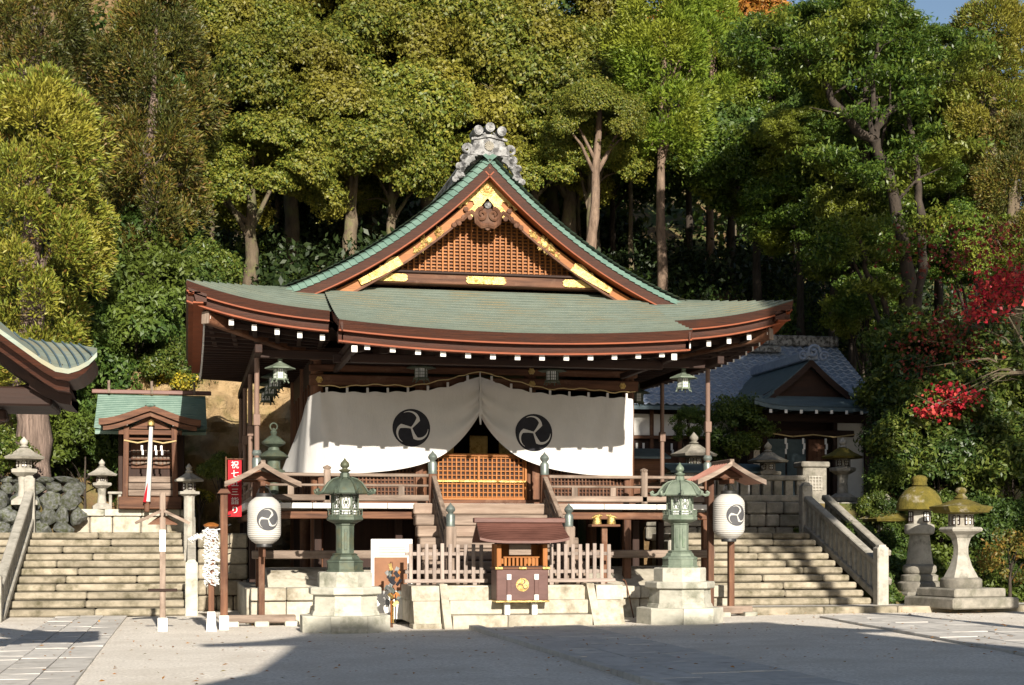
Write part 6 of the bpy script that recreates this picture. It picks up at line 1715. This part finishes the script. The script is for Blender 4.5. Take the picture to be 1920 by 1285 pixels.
tree('garden_pine', 'small garden pine behind the hall pole on the right', 'hedge', 1290, 800, 39.0, .42, m_darkbark, .05, None, base=2.4, cat='shrub')
G5 = 'shrubs on the left bank'
lab5 = ['dark shrub behind the small shrine roof, left', 'tall dark shrub left of the hall', 'dark shrub beside the cedar trunk', 'shrub at the left edge behind the lantern', 'shrub left of the little shrine', 'shrub between cedar and shrine', 'sunlit shrub above the little shrine roof', 'dark shrub high left of the hall', 'shrub right of the cliff top', 'leafy shrub over the left eave tip']
for i, (px, py, Y, sc, kd) in enumerate(((255, 640, 43.5, 1.1, 'shrub_d'), (300, 560, 45, 1.2, 'shrub_d'), (120, 800, 42, .9, 'shrub_d'), (5, 860, 38.8, .55, 'shrub'), (160, 870, 41.5, .9, 'shrub_d'), (150, 700, 43, 1.1, 'shrub_d'), (330, 690, 43, .6, 'shrub'), (270, 480, 47, 1.2, 'shrub_d'), (415, 880, 37, .3, 'shrub'), (385, 510, 46, .7, 'shrub'))):
    bush('bank_shrub', lab5[i], kd, px, py, Y, sc, G5)
bush('flowering_shrub', 'yellow flowering shrub behind the little shrine roof', 'yellow', 330, 722, 42.6, .7, None)
bush('flowering_shrub', 'small yellow green shrub at the foot of the cliff', 'yellow', 375, 935, 39, .4, None, base=1.7)
# undergrowth that nobody could count
def scatter(name, lab, m, n, xr, yr, L, W, hmax, seed, mask=None):
    rng = np.random.default_rng(seed); x = rng.uniform(*xr, n); y = rng.uniform(*yr, n) ; 
    cx = rng.uniform(*xr, 260); cy = rng.uniform(*yr, 260); k = rng.integers(0, 260, n); sp = rng.uniform(.4, 1.1, 260)
    x = cx[k] + rng.normal(size=n) * sp[k]; y = cy[k] + rng.normal(size=n) * sp[k]
    hh = (rng.uniform(.3, 1, 260) * hmax)[k]
    keep = (y > 42.5) & ~((x > 11.5) & (x < 20) & (y < 52) & (m is not l_fern)); x, y, hh = x[keep], y[keep], hh[keep]
    z = np.array([hill_z(a, b2) for a, b2 in zip(x, y)]) + hh * rng.uniform(0, 1, len(x)) ** .6
    C = np.stack([x, y, z], 1); N = unit(rng.normal(size=C.shape) + np.array([0, -.6, .8])); T = unit(rng.normal(size=C.shape)); s = rng.uniform(.6, 1.4, len(x))
    o = obj(name, leaf_mesh(name, C, T, N, L * s, W * s, m)); tag(o, lab, 'undergrowth', None, 'stuff'); return o
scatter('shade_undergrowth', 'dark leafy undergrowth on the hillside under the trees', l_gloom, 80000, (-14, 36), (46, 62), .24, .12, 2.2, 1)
scatter('fern_undergrowth', 'green fern and bamboo grass on the sunlit slope', l_fern, 30000, (-3, 28), (43.5, 53), .26, .05, .7, 2)
scatter('green_undergrowth', 'mid green leafy thicket behind the hall', l_deep, 40000, (-12, 32), (45.5, 53), .2, .1, 1.4, 3)
# far wood behind everything
def far_wood():
    rng = np.random.default_rng(9); n = 90000; kx = 200
    cx = rng.uniform(-22, 46, kx); cy = rng.uniform(62, 78, kx); zz = np.array([hill_z(a, b2) for a, b2 in zip(cx, cy)]) + rng.uniform(-2, 11, kx)
    pxx = np.array([960 + 2900 * ((a * CY - b2 * SY) / (a * SY + b2 * CY)) for a, b2 in zip(cx, cy)]); top = np.array([1012 - 2900 * (z - EYE) / (a * SY + b2 * CY) for a, b2, z in zip(cx, cy, zz)])
    ok = ~((pxx > 1440) & (pxx < 1600) & (top < 140)); cx, cy, zz = cx[ok], cy[ok], zz[ok]
    k = rng.integers(0, len(cx), n); d = rdirs(rng, n); r = rng.uniform(1.2, 2.0, len(cx))[k][:, None]
    C = np.stack([cx[k], cy[k], zz[k]], 1) + d * r * rng.uniform(.6, 1, (n, 1))
    o = obj('far_wood', leaf_mesh('far_wood', C, unit(rng.normal(size=C.shape)), unit(d + rng.normal(size=C.shape) * .4), .42 * rng.uniform(.7, 1.3, n), .24, l_deep)); tag(o, 'distant wood filling the gaps on the ridge', 'wood', None, 'stuff')
far_wood()
def bank_cover():
    rng = np.random.default_rng(12); n = 26000; x = rng.uniform(14.3, 21.5, n); y = rng.uniform(30.1, 35.2, n); z = np.interp(y, [30.0, 30.2, 33.6, 35.3], [0, .28, 1.75, 1.75]) + rng.uniform(0, .22, n) * (.5 + .5 * np.sin(x * 3 + y * 2))
    keep = (np.hypot(x - 15.4, y - 30.7) > .55) & (np.hypot(x - 15.45, y - 29) > 1.0); C = np.stack([x, y, z + .02], 1)[keep]; k = len(C)
    o = obj('ground_ivy', leaf_mesh('ground_ivy', C, unit(rng.normal(size=C.shape)), unit(rng.normal(size=C.shape) * .6 + np.array([0, -.4, .8])), .12 * rng.uniform(.6, 1.4, k), .07, l_deep)); tag(o, 'dark ivy and leaf cover on the right bank', 'ground cover', None, 'stuff')
bank_cover()
def litter():
    rng = np.random.default_rng(14); n = 700; x = rng.uniform(-3, 16, n); y = rng.uniform(17, 32, n); keep = ~((y > 26.4) & (x > 1.2) & (x < 10.7)) & ~((y > 28.7) & (x > 10.5)); x, y = x[keep], y[keep]; k = len(x)
    z = np.array([gz(a) for a in x]) + .045; C = np.stack([x, y, z], 1)
    o = obj('fallen_leaves', leaf_mesh('fallen_leaves', C, unit(rng.normal(size=C.shape) * np.array([1, 1, .1])), unit(rng.normal(size=C.shape) * .25 + np.array([0, 0, 1])), .07 * rng.uniform(.5, 1.3, k), .035, l_amber)); tag(o, 'scattered small fallen leaves on the sand', 'fallen leaves', None, 'stuff')
litter()
# maple with red leaves on the right
def maple(lab, twigs, m, Y, seed, root_px, dens, base):
    c = at(*root_px, Y); t = thing('maple_tree', lab, 'tree', (c.x, Y, base), 0, None); rng = np.random.default_rng(seed); rnd = random.Random(seed)
    o3 = Vector((c.x, Y, base)); b = MB(); Cs = []
    root = Vector((0, 0, -.05)); fork = at(*root_px, Y) - o3
    b.tube([root, (root + fork) / 2 + Vector((.1, 0, 0)), fork], [.09, .07, .05], 7)
    for (px, py, r) in twigs:
        e = at(px, py, Y + rnd.uniform(-.6, .6)) - o3; mid = (fork + e) / 2 + Vector((0, rnd.uniform(-.3, .3), .12 * (e - fork).length))
        b.tube([fork, mid, e], [.035, .02, .008], 6)
        for k in range(7):
            s0 = lerp(mid, e, rnd.random()); e2 = s0 + Vector((rnd.uniform(-.7, .7), rnd.uniform(-.4, .4), rnd.uniform(-.25, .3))); b.tube([s0, e2], [.008, .003], 4)
        n = int(dens * r * r)
        Cs.append(np.array(e) + rng.normal(size=(n, 3)) * np.array([r, r * .8, r * .5]))
    part(t, 'branches', b, m_bark, 60)
    C = np.concatenate(Cs); N = unit(rng.normal(size=C.shape) + np.array([0, -.3, 1.0])); s = rng.uniform(.7, 1.3, len(C))
    obj('foliage', leaf_mesh('maple_foliage', C, unit(rng.normal(size=C.shape)), N, .10 * s, .085 * s, m), t)
maple('bright red maple spray hanging in from the right edge', [(1890, 545, .42), (1850, 575, .34), (1915, 515, .4), (1830, 590, .2), (1870, 530, .3)], l_red, 33.0, 4, (2010, 640), 1700, .3)
maple('red maple spray hanging before the glossy shrubs', [(1760, 768, .28), (1802, 762, .26), (1778, 735, .26), (1735, 772, .16), (1815, 745, .2)], l_red, 33.6, 5, (1990, 700), 1900, .9)
maple('thin dull red maple with bare twigs at the right', [(1740, 640, .5), (1800, 600, .6), (1720, 690, .3), (1860, 660, .5), (1780, 470, .7), (1870, 450, .6), (1830, 690, .3)], l_darkred, 34.5, 6, (1960, 720), 650, 1.4)
bush('nandina_shrub', 'yellowing leafy plant at the lower right corner', 'nandina', 1893, 1055, 30.2, .72, None, base=.2, sz=1.1)
# tall trees standing out of view behind and beside the viewer; they shade the right terrace and the left bank
CR['big'] = [broad_crown('tall_crown', 180, (3.2, 3.2, 3.0), 36, 1.2, 420, .34, .2, l_deep, low=-.9, spread=.8)]
for i, (x, y, z, s) in enumerate(((17.0, 15.0, 15.6, .85), (25.8, 17.0, 15.5, 1.1), (29.0, 20, 13.0, 1.1), (19.5, 12.5, 19.0, 1.0), (-8.5, 14.0, 12.0, .9), (-10.0, 20.0, 14.0, 1.0), (14.2, 10.5, 12.6, .55))):
    tree('tall_tree', 'tall evergreen standing outside the view ' + ['right', 'far right', 'farthest right', 'right and behind', 'left', 'far left', 'right and near'][i], 'big', 0, 0, 0, s, m_bark, .3, 'trees outside the view', base=0.0, pos=(x, y, z))
